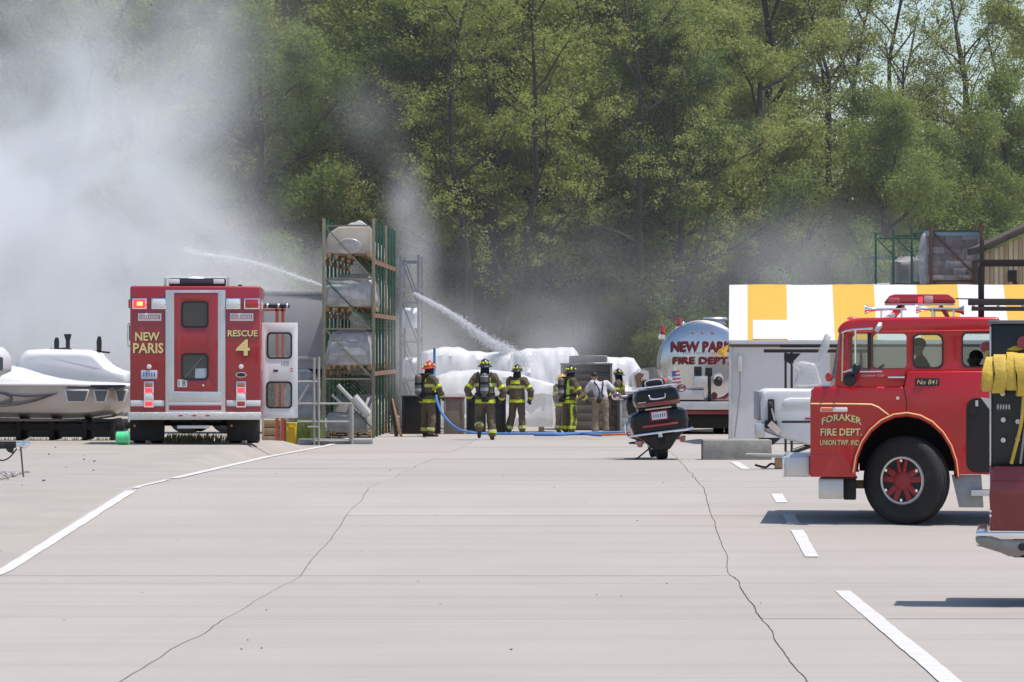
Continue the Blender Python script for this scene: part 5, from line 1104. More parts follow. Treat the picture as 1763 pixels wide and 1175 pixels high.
# third boat cut by the left edge
b3 = boat(-40, 757, 84, 0, label='white covered boat with dark side window cut off by the left edge')
u3 = lambda px, py: ((px+40)/84, (757-py)/84)
MB().prism([u3(-140, 700), u3(-140, 610), u3(-60, 596), u3(0, 598), u3(10, 608), u3(15, 618), u3(15, 640), u3(-5, 648), u3(-20, 700)], -.9, .6).build('cabin_cover', M_tarp, b3, .05, 3)
MB().prism(rrect(*u3(-70, 638), *u3(14, 615), .03), -.93, -.9).build('side_window', mat('boat_glass', (.06, .075, .10)), b3)
MB().loft(hull_loft([(-3.0, .9, .3, .5, 1.0), (-.6, .9, .3, .5, 1.0), (.1, .5, .5, .7, 1.0), (.3, .1, .8, .85, 1.0)]), cap=True, closed=False).build('hull', M_gel, b3); MB().box(-2.8, -.4, -.6, .6, 0, .32).build('cradle', M_dark, b3)
# trailer drawbar at the left edge
p = P(38, 823, 113); hb = thing('boat_trailer', 'black trailer drawbar with silver coupler and hanging chain at the left edge', 'trailer', (p.x, p.y, gz(p.x, p.y)-.03))
w3 = lambda px, py: ((px-38)/113, (823-py)/113)
MB().bar((-3.0, 0, .50), (w3(28, 0)[0], 0, w3(0, 767)[1]), .10, .10).bar((-3.0, -.5, .48), (-.25, -.06, w3(0, 769)[1]), .07, .09).bar((-3.0, .5, .48), (-.25, .06, w3(0, 769)[1]), .07, .09).build('drawbar', M_black, hb, .01)
e = MB().box(-.09, .12, -.05, .05, w3(0, 771)[1], w3(0, 762)[1]).ball((.03, 0, w3(0, 768)[1]), .075, .06, .055).build('coupler', M_chrome, hb, .012); MB().bar((.0, 0, w3(0, 763)[1]), (.14, 0, w3(0, 754)[1]), .03, .02).build('latch_lever', M_alu, e)
MB().tube(catmull([(-.02, -.02, w3(0, 770)[1]), (.0, -.02, w3(0, 795)[1]), (.02, -.02, .03), (.03, -.02, .02)], 5), .014, 6).build('hanging_chain', mat('rusty_chain', (.16, .09, .08), .7, var=.3), hb)
MB().tube(catmull([(-.08, 0, w3(0, 774)[1]), (-.2, -.04, w3(0, 790)[1]), (-.35, -.05, w3(0, 793)[1]), (-.6, -.05, w3(0, 775)[1])], 5), .012, 6).build('safety_cable', M_dark, hb)
MB().prism([w3(8, 770), w3(24, 772), w3(22, 782), w3(14, 779)], -.06, .06).build('jack_bracket', M_black, hb)
for yy in (-.9, .9): wheel(hb, (-3.0, yy, .33), .33, .2, M_white, -1 if yy < 0 else 1, name='wheel')
MB().cyl((-3.0, -.9, .33), (-3.0, .9, .33), .04).build('axle', M_dark, hb)

# grey semi-trailer behind the rescue truck, half hidden by smoke
p = P(450, 745, 65); gt = thing('box_trailer', 'grey box trailer behind the open door of the rescue truck', 'trailer', (p.x, p.y, gz(p.x, p.y)-.03))
MB().box(-2.6, 1.68, .0, 2.5, 1.72, 3.78).build('box', mat('dull_grey_panel', (.42, .41, .42), .6, var=.1, scale=1.2, dirt=.3, dirtcol=(.30, .29, .29)), gt, .02)
MB().box(-2.6, 1.70, -.03, -.002, 1.95, 2.05).box(-2.6, 1.7, -.02, -.002, 3.68, 3.78).build('side_rail', M_alu, gt, .005)
MB().box(-2.6, 1.6, .1, 2.4, 1.5, 1.71).build('floor_frame', M_dark, gt)
for x in (-2.0, -.9): wheel(gt, (x, .25, .5), .5, .28, M_white, -1); wheel(gt, (x, 2.25, .5), .5, .28, M_white, 1)
for x in (1.0, 1.3): MB().bar((x, .5, 0), (x, .5, 1.5), .1).build('landing_leg', M_dark, gt)
# small things between the rescue truck and the rack
def on_ground(px, py, s): p = P(px, py, s); return (p.x, p.y, gz(p.x, p.y)-.03)
load('wrapped_bundle', 'blue grey film wrapped bundle beside the left end post of the green rack', 'wrapped bundle', [(.16, 0, .95, 0, 1.4), (.9, 0, .95, 0, 1.4), (1.25, .02, .9, .1, 1.3), (1.6, .1, .8, .2, 1.1), (1.72, .3, .6, .4, .9)], M_film, on_ground(487, 748, 68))
st = thing('steel_stand', 'orange red steel stand with black roll on top behind the open white door', 'stand', on_ground(452, 757, 74))
s8 = lambda px, py: ((px-452)/74, (757-py)/74)
for x in (476, 486):
    for y in (0, .5): MB().bar((s8(x, 0)[0], y, 0), (s8(x, 0)[0], y, s8(0, 521)[1]), .05).build('leg', mat('orange_red_steel', (.40, .07, .04), .5, var=.15), st)
MB().bar((s8(446, 0)[0], 0, s8(0, 524)[1]), (s8(490, 0)[0], 0, s8(0, 524)[1]), .05, .045).bar((s8(446, 0)[0], .5, s8(0, 524)[1]), (s8(490, 0)[0], .5, s8(0, 524)[1]), .05, .045).build('top_beam', MATS['orange_red_steel'], st)
MB().tube([(s8(444, 0)[0], .1, s8(0, 516)[1]), (s8(470, 0)[0], .1, s8(0, 517)[1]), (s8(498, 0)[0], .1, s8(0, 517)[1])], .055, 10).build('black_roll', M_black, st)
for x in (460, 479, 494): MB().revolve([(.06, -.02), (.066, 0), (.06, .02)], (s8(x, 0)[0], .1, s8(0, 517)[1]), 'x', 12).build('roll_clamp', M_alu, st)
cr = thing('timber_crate', 'brown timber crate below the open white door', 'crate', on_ground(451, 757, 73)); cr.scale = (1.2, 1.0, 1.12)
for k in range(3): MB().box(.0, .40, -.02, .0, .02+k*.17, .17+k*.17).build('plank', M_wood, cr, .004)
for x in (.0, .36, .47): MB().box(x, x+.045, -.045, -.021, 0, .54).build('corner_post', mat('pale_timber', (.45, .32, .2), .8), cr, .004)
MB().box(.0, .48, .001, .6, 0, .5).build('inner_box', mat('crate_dark', (.12, .06, .04), .8), cr)
yb = thing('plastic_bin', 'yellow plastic bin standing below the open white door', 'bin', on_ground(502, 757, 73.5)); yb.scale = (1.2, 1.2, 1.12)
MB().loft([[(x*f_, y*f_, z) for x, y in rrect(-.1, -.12, .1, .12, .03)] for z, f_ in ((0, .88), (.40, 1.0), (.44, 1.08), (.47, 1.08))]).build('tub', mat('yellow_plastic', (.70, .46, .02), .45, var=.06), yb, .006); MB().box(-.05, .05, -.16, -.13, .36, .40).build('handle', MATS['yellow_plastic'], yb, .01)
MB().box(-.09, -.06, -.125, -.11, .05, .38).box(.06, .09, -.125, -.11, .05, .38).build('rib', MATS['yellow_plastic'], yb, .005)
gb = thing('plastic_pail', 'small green pail lying on its side left of the rescue truck wheel', 'pail', on_ground(210, 760, 88))
MB().revolve([(.10, -.12), (.125, -.1), (.135, .12), (.145, .125), (.145, .14), (.01, .14)], (0, 0, .13), 'x', 20).build('bucket', mat('green_plastic', (.10, .62, .28), .4), gb); MB().revolve([(.147, .09), (.152, .10), (.147, .11)], (0, 0, .13), 'x', 20).build('rim', mat('pale_green_plastic', (.2, .55, .3), .4), gb)
rl_ = thing('railing_cart', 'low cart with white tube railings in front of the green rack', 'cart', on_ground(545, 751, 74))
r8 = lambda px, py: ((px-545)/74, (751-py)/74)
M_rail = mat('white_tube', (.36, .35, .31), .5, var=.1, dirt=.3)
for x, t0 in ((541, 600), (549, 598), (602, 680), (606, 680)):
    MB().tube([(r8(x, 0)[0], 0 if x != 602 else .5, 0), (r8(x, 0)[0], 0 if x != 602 else .5, r8(0, t0)[1])], .028 if x < 600 else .04, 8).build('post', M_rail, rl_)
for v, x0 in ((641, 512), (679, 512), (710, 512), (743, 535)): MB().tube([(r8(x0, 0)[0], 0, r8(0, v)[1]), (r8(606 if v > 650 else 549, 0)[0], 0, r8(0, v)[1])], .024, 8).build('rail', M_rail, rl_)
MB().tube([(r8(514, 0)[0], 0, r8(0, 676)[1]), (r8(532, 0)[0], 0, r8(0, 645)[1])], .022, 8).build('rail_brace', M_rail, rl_)
MB().box(r8(512, 0)[0], r8(640, 0)[0], .05, .9, .02, .14).build('deck', mat('grey_deck', (.28, .28, .27), .7), rl_, .01); MB().box(r8(530, 0)[0], r8(548, 0)[0], -.2, .1, r8(0, 719.5)[1], r8(0, 717.5)[1]).build('shelf', M_alu, rl_)
# weeds
def weeds(name, label, px, s, n, spread, h, seed, col=(.16, .21, .05)):
    rn = random.Random(seed); p = on_ground(px, 757, s); m_ = MB()
    for k in range(n):
        x = rn.gauss(0, spread); y = rn.uniform(-.3, .5); hh = h*rn.uniform(.4, 1.0); a = rn.uniform(0, 6.28); le = rn.uniform(.05, .3)*hh; wv = rn.uniform(.006, .014)
        dx, dy = math.cos(a), math.sin(a)
        m_.add([(x-wv*dy, y+wv*dx, 0), (x+wv*dy, y-wv*dx, 0), (x+dx*le*.4+wv*dy, y+dy*le*.4, hh*.6), (x+dx*le*.4-wv*dy, y+dy*le*.4, hh*.6), (x+dx*le, y+dy*le, hh)], [(0, 1, 2, 3), (3, 2, 4)])
    o = m_.build(name, mat('weed_green_%d' % seed, col, .7, var=.35, scale=5), None, smooth=0); o.location = p; return tag(o, label, 'weeds', kind='stuff')
weeds('weeds', 'tall green weeds beside the yellow bin', 527, 73, 420, .19, .75, 3); weeds('weeds', 'dry grass showing under the rescue truck', 330, 84, 500, .5, .22, 4, (.30, .27, .13)); weeds('weeds', 'grass under the cradled boats at left', 90, 75, 900, 1.3, .22, 6, (.26, .25, .12))

# ================================================================ MIDDLE: CRATES, WRAPPED BOATS, BOARDS
def wrapped(label, px0, px1, s, top, base_py, depth, seed):
    """boat under white shrink wrap: outline of its top edge as (pixel x, pixel y)"""
    p = P(px0, base_py, s); t = thing('wrapped_boat', label, 'wrapped boat', (p.x, p.y, gz(p.x, p.y)-.03)); zb = gz(p.x, p.y)-.03
    xs_ = np.linspace(px0, px1, 60); rings = []
    for x in xs_:
        zt = CAMH+(HOR-np.interp(x, [a for a, _ in top], [b for _, b in top]))/s - zb
        e = min(1, (x-px0)/12+.15, (px1-x)/12+.15); X = (x-px0)/s
        fr = [(.5, .15, 0), (.56, .40, 0), (.50, .62, 0), (.49, .85, 0), (.53, 1.05, 0), (.47, zt*.60, 0), (.48, zt*.70, 0), (.45, zt*.80, 0), (.43, zt*.90, 0), (.38, zt*.97, 0), (.2, zt, 0), (0, zt*1.005, 0)]
        ring = [(X, -depth*f_*e, z_) for f_, z_, _ in fr] + [(X, depth*f_*e, z_) for f_, z_, _ in reversed(fr[:-1])]
        def fold_(a, b, c): return .16*mnoise.noise((a*.7, c*1.1+seed, b*.3)) + .13*abs(mnoise.noise((a*1.6+c*1.2, c*1.3+seed, 7))) - .09*abs(mnoise.noise((a*3.4-c*2.0, c*2.2+seed, 3)))
        rings.append([(a+.04*mnoise.noise((a*1.1+seed, c*1.4, b)), b+fold_(a, b, c)*e, c if c < .3 else c+.05*abs(mnoise.noise((a*2.2+seed, b*1.5, 2)))-.02) for a, b, c in ring])
    MB().loft(rings, cap=True, closed=False).build('shrink_wrap', M_tarp, t, smooth=40)
    for k in range(3): xx = (px1-px0)/s*(.12+.36*k); MB().box(xx, xx+.15, -.5, .5, 0, .3).build('cradle_block', M_wood, t, .01)
    return t
wrapped('long white wrapped boat with a raised hump behind the two left firefighters', 727, 890, 61, [(727, 606), (745, 602), (760, 598), (790, 598), (805, 604), (840, 607), (890, 604)], 742, 2.4, 1)
wrapped('white wrapped boat with flat top above the firefighter in the neon coat', 872, 1000, 59, [(872, 618), (890, 606), (905, 601), (985, 598), (993, 606), (1000, 620)], 741, 2.4, 5)
wrapped('white wrapped boat with sloped end above the man in the white shirt', 1012, 1112, 60, [(1012, 616), (1040, 614), (1090, 617), (1100, 632), (1112, 650)], 741, 2.2, 9)
wrapped('low white wrapped hull in front of the long wrapped boat', 745, 962, 63.5, [(745, 650), (775, 640), (830, 636), (880, 640), (930, 655), (962, 664)], 744, 1.6, 13)
S10 = 66.0
def crate(label, px0, py0, px1, py1, s, m, d=.9, lid=None, name='crate', boards=0, trim=None):
    p = P(px0, py1, s); t = thing(name, label, 'crate', (p.x, p.y, gz(p.x, p.y)-.03)); w_ = (px1-px0)/s; h = CAMH+(HOR-py0)/s-t.location.z
    n = 1 if boards < 0 else max(2, int(h/.22))
    for k in range(n): MB().box(0, w_, 0, .03, .03+k*(h-.03)/n+.004, .03+(k+1)*(h-.03)/n-.004).build('panel_board', m, t, .004)
    MB().box(.0, w_, .031, d, .03, h-.005).build('case', m, t, .006)
    for x in (.0, w_-.06): MB().box(x, x+.06, -.03, -.001, .03, h).build('corner_batten', trim or m, t, .004)
    MB().box(-.02, w_+.02, -.04, d+.02, h+.001, h+.035).build('lid', lid or m, t, .006)
    for x in (.05, w_-.15): MB().box(x, x+.1, 0, d, 0, .029).build('skid', M_dark, t)
    return t
M_blk = mat('black_case', (.010, .010, .010), .6, var=.3); M_brn = mat('grey_brown_case', (.20, .165, .13), .75, var=.15, scale=3, dirt=.3, dirtcol=(.12, .1, .08))
crate('black case behind the firefighter with the red helmet', 692, 683, 758, 746, S10, M_blk, .8, mat('grey_lid', (.10, .10, .10), .6), boards=-1)
crate('grey brown case with red rim between the two left firefighters', 764, 686, 799, 746, S10, M_brn, .8, mat('red_rim', (.25, .06, .06), .6), boards=-1)
crate('black case behind the walking firefighter', 803, 683, 836, 746, S10, M_blk, .8, mat('grey_lid', (0, 0, 0)), boards=-1)
crate('black case between the walking firefighter and the next one', 840, 684, 871, 746, S10, M_blk, .8, mat('grey_lid', (0, 0, 0)), boards=-1)
crate('large grey brown crate with foil top behind the man in the white shirt', 966, 628, 1054, 744, 62.5, mat('smoked_crate', (.13, .115, .10), .8, var=.2, scale=2, dirt=.3), 1.2, None, 'crate', trim=mat('crate_batten', (.22, .19, .155), .8))
ft_ = thing('foil_bale', 'grey foil covered bale on top of the large crate', 'bale', (P(980, 625, 62).x, P(980, 625, 62).y, P(980, 627.2, 62.5).z+.035))
MB().loft([[(x, y, z) for x, y in rrect(.0, .1, 1.05, 1.0, .1)] for z in (0, .08, .16, .2)]).build('bale', mat('dull_foil', (.34, .33, .32), .5, .3, bump=.6, bscale=12), ft_, jit=.03)
crate('dark brown upright case right of the man in the white shirt', 1048, 684, 1066, 745, 67, mat('dark_brown_case', (.055, .04, .032), .7), .5)
crate('plain grey cabinet between the dark case and the motorcycle mirror', 1067, 690, 1098, 746, 67, mat('grey_cabinet', (.36, .34, .32), .5, var=.06), .5)
lbd = thing('leaning_board', 'orange tan board leaning against the foot of the green rack', 'board', on_ground(693, 746, 68))
MB().prism([(-.28, .99), (-.25, 1.0), (.0, .02), (-.06, 0.0), (-.1, .12)], -.02, .25).build('board', mat('orange_ply', (.48, .27, .13), .7, var=.15), lbd, .004); MB().prism([(-.31, .99), (-.285, .99), (-.11, .1), (-.12, .0), (-.2, .0)], -.015, .26).build('edge_strip', M_black, lbd)
pw = thing('wrapped_bundle', 'crumpled white plastic lying at the foot of the dark rack', 'plastic', on_ground(683, 745, 66)); MB().ball((0, .2, .12), .2, .2, .16).ball((-.05, .15, .3), .1, .1, .2).build('sheet', M_film, pw, jit=.08)
pw['category'] = 'plastic sheet'
# ================================================================ RIGHT: white boat stern, dark frame, seats
S11 = 92.0
ws_ = thing('boat', 'white boat stern with black rub strip behind the fire engine nose', 'boat', on_ground(1395, 788, S11))
j_ = lambda px, py: ((px-1395)/S11, (788-py)/S11)
MB().prism([j_(1311, 735), j_(1310, 690), j_(1313, 674), j_(1322, 668), j_(1460, 668), j_(1560, 672), j_(1560, 745), j_(1440, 768), j_(1390, 764), j_(1345, 752), j_(1320, 742)], 0, 1.9).build('hull', M_white, ws_, .07, 4, bang=20)
MB().prism([j_(1346, 694), j_(1350, 686), j_(1360, 683), j_(1500, 682), j_(1500, 697), j_(1350, 697)], -.03, .02).build('side_pod', M_white, ws_, .025, 3)
MB().box(j_(1346, 0)[0], j_(1500, 0)[0], -.02, .02, j_(0, 726)[1], j_(0, 722.5)[1]).build('rub_strip', M_black, ws_, .006); MB().box(j_(1386, 0)[0], j_(1410, 0)[0], -.024, .02, j_(0, 720)[1], j_(0, 717.5)[1]).build('name_strip', mat('maroon', (0, 0, 0)), ws_)
MB().box(j_(1309, 0)[0]-.03, j_(1319, 0)[0], .15, 1.75, j_(0, 722)[1], j_(0, 672)[1]).build('transom_pad', mat('grey_pad', (.30, .30, .33), .6), ws_, .02)
dr = MB().box(j_(1322, 0)[0], j_(1333, 0)[0], -.12, .05, j_(0, 728)[1], j_(0, 685)[1]).box(j_(1317, 0)[0], j_(1338, 0)[0], -.10, .05, j_(0, 735)[1], j_(0, 722)[1]).cyl((j_(1327, 0)[0], -.16, j_(0, 700)[1]), (j_(1327, 0)[0], -.1, j_(0, 690)[1]), .04).build('outdrive', M_dark, ws_, .02)
MB().bar((j_(1324, 0)[0], -.1, j_(0, 726)[1]), (j_(1342, 0)[0], -.1, j_(0, 742)[1]), .06, .12).bar((j_(1325, 0)[0], -.13, j_(0, 690)[1]), (j_(1333, 0)[0], -.13, j_(0, 722)[1]), .03).build('lift_ram', M_chrome, dr)
MB().box(j_(1299, 0)[0], j_(1316, 0)[0], -.1, .1, j_(0, 752)[1], j_(0, 727)[1]).build('trim_tab', M_alu, ws_, .02); MB().prism([j_(1306, 752), j_(1345, 752), j_(1330, 764), j_(1310, 763)], -.08, .3).build('lower_unit', M_black, ws_, .02)
MB().cyl((j_(1363, 0)[0], -.05, j_(0, 776)[1]), (j_(1396, 0)[0], .1, j_(0, 765)[1]), .05).build('exhaust', M_black, ws_)
for x in (.15, 1.3): MB().box(x, x+.12, .3, 1.6, 0, .28).build('stand', M_dark, ws_, .01)
seat = thing('wrapped_chair', 'boat chair wrapped in clear film on top of the white boat stern', 'chair', (P(1372, 667, S11).x, P(1372, 667, S11).y+.3, P(0, 668, S11).z))
MB().prism([(.0, .02), (.08, .33), (-.05, .44), (.1, .5), (.35, .47), (.42, .36), (.5, .02)], .0, .6).build('cushion', M_film, seat, .05, 3, jit=.03); MB().prism([(.36, .42), (.5, .46), (.62, .75), (.66, .98), (.58, 1.0), (.5, .78)], .1, .5).build('backrest', M_film, seat, .04, 2, jit=.03); MB().box(.0, 1.0, .1, .9, -.012, .02).build('film_base', M_film, seat)
dfm = thing('steel_gantry', 'dark steel post and beam frame with corner gussets under the tent eave', 'gantry', on_ground(1357, 770, 84))
j8 = lambda px, py: ((px-1357)/84, (770-py)/84); M_db = MATS['dark_brown_steel']
for x in (1352.5, 1363): MB().box(j8(x-2, 0)[0], j8(x+2, 0)[0], -.03, .03, 0, j8(0, 597)[1]).build('post', M_db, dfm, .004)
MB().box(j8(1315, 0)[0], j8(1500, 0)[0], -.05, .05, j8(0, 597)[1]+.001, j8(0, 591)[1]).build('beam', M_db, dfm, .006); MB().box(j8(1345, 0)[0], j8(1500, 0)[0], .4, .48, j8(0, 588)[1], j8(0, 583)[1]).build('beam', M_db, dfm, .006)
MB().prism([j8(1350, 598), j8(1379, 598), j8(1366, 612), j8(1366, 620), j8(1350, 610)], -.02, .02).build('gusset', M_db, dfm); MB().box(j8(1480, 0)[0], j8(1485, 0)[0], -.03, .03, 0, j8(0, 597)[1]).build('post', M_db, dfm)
tg = thing('trailer_tongue', 'flat pale trailer tongue lying low left of the chrome bumper', 'trailer tongue', on_ground(1345, 812, 106))
y8 = lambda px, py: ((px-1345)/106, (812-py)/106)
MB().prism([y8(1283, 783), y8(1290, 781), y8(1350, 783), y8(1350, 788), y8(1310, 787)], -.12, .12).build('plate', mat('pale_beam', (.42, .40, .36), .6), tg, .006); MB().box(y8(1334, 0)[0], y8(1350, 0)[0], -.08, .08, .03, y8(0, 789)[1]).build('block', M_wood, tg, .01)
MB().tube(catmull([(y8(1300, 0)[0], 0, .1), (y8(1318, 0)[0], .05, .06), (y8(1328, 0)[0], 0, .12), (y8(1340, 0)[0], 0, .08)], 4), .018, 6).build('chain', M_dark, tg); MB().box(y8(1310, 0)[0], y8(1346, 0)[0], -.1, .1, 0, .04).build('foot', M_dark, tg)

# ================================================================ PEOPLE
def voxel(mb, vox, smooth=4, fold=0, seed=0):
    """joins overlapping closed shapes into one continuous skin"""
    me = bpy.data.meshes.new('tmp'); me.from_pydata(mb.v, [], mb.f); me.update()
    bm = bmesh.new(); bm.from_mesh(me); bmesh.ops.recalc_face_normals(bm, faces=bm.faces[:]); bm.to_mesh(me); bm.free()
    o = bpy.data.objects.new('tmp', me); COL.objects.link(o)
    r = o.modifiers.new('r', 'REMESH'); r.mode = 'VOXEL'; r.voxel_size = vox; r.use_smooth_shade = True
    s = o.modifiers.new('s', 'SMOOTH'); s.iterations = smooth; s.factor = .5
    dg = bpy.context.evaluated_depsgraph_get(); dg.update()
    out = bpy.data.meshes.new_from_object(o.evaluated_get(dg)); bpy.data.objects.remove(o)
    if fold:
        n = len(out.vertices); nr = [v.normal.copy() for v in out.vertices]
        for v, k in zip(out.vertices, nr):
            c = v.co; v.co = c + k * fold * (mnoise.noise((c.x*9+seed, c.y*9, c.z*6)) + .6*mnoise.noise((c.x*20, c.y*20+seed, c.z*14)))
    out.polygons.foreach_set('use_smooth', [True]*len(out.polygons)); return out
def cap(mb, p0, r0, p1, r1):
    p0 = Vector(p0); p1 = Vector(p1); d = (p1-p0).normalized()
    mb.tube([p0-d*r0*.9, p0-d*r0*.5, p0, p1, p1+d*r1*.5, p1+d*r1*.9], [r0*.4, r0*.85, r0, r1, r1*.85, r1*.4], 10); return mb
def torso(mb, secs):
    mb.loft([[(c[0]+rx*math.cos(2*math.pi*k/16), c[1]+ry*math.sin(2*math.pi*k/16), c[2]) for k in range(16)] for c, rx, ry in secs]); return mb
def band(src, name, m, parent, p, axis, hw, ctr, rad, off=.007, xlim=None):
    """a strip of trim that lies on the cloth of src between two cutting planes"""
    bm = bmesh.new(); bm.from_mesh(src); ax = Vector(axis).normalized(); p = Vector(p); ctr = Vector(ctr)
    for sg in (-1, 1):
        bmesh.ops.bisect_plane(bm, geom=bm.verts[:]+bm.edges[:]+bm.faces[:], plane_co=p+ax*hw*sg, plane_no=ax*sg, clear_outer=True)
    dl = [f for f in bm.faces if (f.calc_center_median()-ctr).length > rad or (xlim and not (xlim[0] < f.calc_center_median().x < xlim[1]))]
    bmesh.ops.delete(bm, geom=dl, context='FACES')
    bm.normal_update()
    for v in bm.verts: v.co += v.normal*off
    me = bpy.data.meshes.new(name); bm.to_mesh(me); bm.free()
    me.materials.clear(); me.materials.append(m); me.polygons.foreach_set('use_smooth', [True]*len(me.polygons))
    return new_obj(name, me, parent)
M_skin = mat('skin', (.42, .25, .18), .55, var=.08); M_coat = mat('turnout_cloth', (.115, .088, .058), .9, var=.22, scale=5, bump=.4, bscale=25, dirt=.35, dirtcol=(.06, .05, .04))
M_trs = mat('turnout_trousers', (.12, .092, .062), .9, var=.22, scale=5, bump=.4, bscale=25, dirt=.4, dirtcol=(.07, .055, .04))
M_neon = mat('lime_reflective', (.52, .60, .03), .5, var=.1, scale=8); M_silver = mat('silver_tape', (.55, .55, .5), .4)
M_boot = mat('boot_leather', (.02, .018, .016), .6); M_glv = mat('glove', (.05, .04, .035), .8); M_tank = mat('tank_grey', (.10, .105, .10), .4, var=.1)
M_pack = mat('pack_black', (.012, .012, .014), .7)
def hand(mb, w, d, up, grow=0, s=1):
    """palm, four bent fingers and a thumb from the wrist w along d"""
    w = Vector(w); d = Vector(d).normalized(); up = Vector(up); side = d.cross(up).normalized(); nrm = side.cross(d).normalized()
    cap(mb, w, .024+grow, w+d*.075*s, .03+grow)
    for k, (off, ln) in enumerate(((-.03, .06), (-.01, .072), (.01, .068), (.03, .052))):
        a = w + d*.085*s + side*off; b = a + (d*.8-nrm*.35)*ln*.55; c = b + (d*.35-nrm*.8)*ln*.55
        cap(mb, a, .0095+grow, b, .009+grow); cap(mb, b, .009+grow, c, .008+grow)
    a = w + d*.03 + side*-.03; b = a + (d*.6-side*.7)*.045; c = b + (d*.9-side*.1)*.035
    cap(mb, a, .011+grow, b, .0105+grow); cap(mb, b, .0105+grow, c, .009+grow)
def person(label, loc, yaw, J, helmet=None, tank=True, coat=True, neon=False, sc=1.0, seed=0, gloves=True, cap_only=False, stripes=True, hem=.82, seated=False):
    t = thing('person', label, 'person', loc, yaw); t.scale = (sc, sc, sc)
    D = dict(hl=(-.10, 0, .95), hr=(.10, 0, .95), kl=(-.13, .03, .5), kr=(.13, .03, .5), al=(-.14, 0, .10), ar=(.14, 0, .10), tl=(-.16, .17, .05), tr=(.16, .17, .05),
             sl=(-.19, 0, 1.44), sr=(.19, 0, 1.44), el=(-.31, .03, 1.17), er=(.31, .03, 1.17), wl=(-.27, .24, 1.03), wr=(.27, .24, 1.03), nk=(0, .0, 1.5), hd=(0, .03, 1.66), pv=(0, 0, .95), ch=(0, 0, 1.3))
    D.update(J); V = {k: Vector(v) for k, v in D.items()}
    fw = Vector((0, 1, 0))
    # body: one continuous skin with head, arms, hands and legs
    b = MB(); pv, ch = V['pv'], V['ch']
    torso(b, [(pv+Vector((0, 0, -.08)), .13, .10), (pv, .15, .11), (pv.lerp(ch, .5), .135, .10), (ch, .165, .115), (ch.lerp(V['nk'], .7), .14, .09), (V['nk'], .06, .06)])
    cap(b, V['nk']-Vector((0, 0, .03)), .055, V['hd']-Vector((0, 0, .06)), .052)
    h = V['hd']; b.ball(h+Vector((0, 0, .02)), .075, .095, .105); b.ball(h+Vector((0, .05, -.05)), .052, .05, .062); cap(b, h+Vector((0, .09, .01)), .01, h+Vector((0, .115, -.022)), .014)
    for sx in (-1, 1): b.ball(h+Vector((sx*.077, -.01, -.01)), .014, .025, .034, 8, 5)
    for L in 'lr':
        cap(b, V['h'+L], .085, V['k'+L], .058); cap(b, V['k'+L], .055, V['a'+L], .04); cap(b, V['a'+L], .042, V['t'+L], .032)
        cap(b, V['s'+L], .055, V['e'+L], .042); cap(b, V['e'+L], .042, V['w'+L], .028); cap(b, ch.lerp(V['s'+L], .3), .09, V['s'+L], .06)
        hand(b, V['w'+L], V['w'+L]-V['e'+L], (0, 0, 1))
    bme = voxel(b, .0125, 2); bme.materials.append(M_skin); new_obj('body', bme, t)
    # trousers
    tr_ = MB(); torso(tr_, [(pv+Vector((0, 0, -.12)), .175, .14), (pv, .195, .15), (pv.lerp(ch, .45), .18, .14)])
    for L in 'lr':
        cap(tr_, V['h'+L], .118, V['k'+L], .10); cap(tr_, V['k'+L], .098, V['a'+L]+Vector((0, 0, .06)), .098)
    tme = voxel(tr_, .02, 3, .018, seed); tme.materials.append(M_trs if coat else mat('khaki_trousers', (.24, .195, .135), .9, var=.2, scale=5, bump=.4, bscale=25)); new_obj('trousers', tme, t)
    if stripes:
        for L in 'lr':
            if seated: continue
            k, a = V['k'+L], V['a'+L]; q_ = k.lerp(a, .74); band(tme, 'reflective_stripe', M_neon, t, q_, k-a, .042, q_, .17)
            q2 = q_ + (a-k).normalized()*.0; band(tme, 'silver_stripe', M_silver, t, q_, k-a, .012, q_, .17, .011)
    for L in 'lr':
        bo = MB(); a, o = V['a'+L], V['t'+L]; cap(bo, a+(V['k'+L]-a).normalized()*.14, .065, a, .058); cap(bo, a+Vector((0, 0, -.03)), .052, o, .042)
        bme2 = voxel(bo, .016, 2); bme2.materials.append(M_boot); new_obj('boot', bme2, t)
    # coat or shirt
    c_ = MB()
    if coat:
        torso(c_, [(Vector((pv.x, pv.y, hem)), .225, .185), (pv.lerp(ch, .15), .215, .175), (pv.lerp(ch, .6), .21, .165), (ch, .225, .165), (ch.lerp(V['nk'], .55), .2, .14), (V['nk']+Vector((0, 0, -.01)), .1, .095), (V['nk']+Vector((0, 0, .06)), .085, .085)])
        rr = (.10, .082, .068)
    else:
        torso(c_, [(pv.lerp(ch, .1), .185, .14), (pv.lerp(ch, .6), .18, .135), (ch, .2, .145), (ch.lerp(V['nk'], .55), .18, .115), (V['nk']+Vector((0, 0, -.02)), .075, .075)]); rr = (.085, .075, .06)
    for L in 'lr':
        s_, e_, w_ = V['s'+L], V['e'+L], V['w'+L]; cap(c_, ch.lerp(s_, .4), .12, s_, rr[0])
        if coat: cap(c_, s_, rr[0], e_, rr[1]); cap(c_, e_, rr[1], e_.lerp(w_, .93), rr[2])
        else: cap(c_, s_, rr[0], s_.lerp(e_, .75), rr[1])
    cme = voxel(c_, .02, 3, .020 if coat else .010, seed+3); cme.materials.append(M_coat if coat else mat({True: 'navy_shirt', False: 'white_tshirt'}[seated], (.02, .025, .06) if seated else (.52, .52, .54), .85, var=.08)); new_obj('coat' if coat else 'shirt', cme, t)
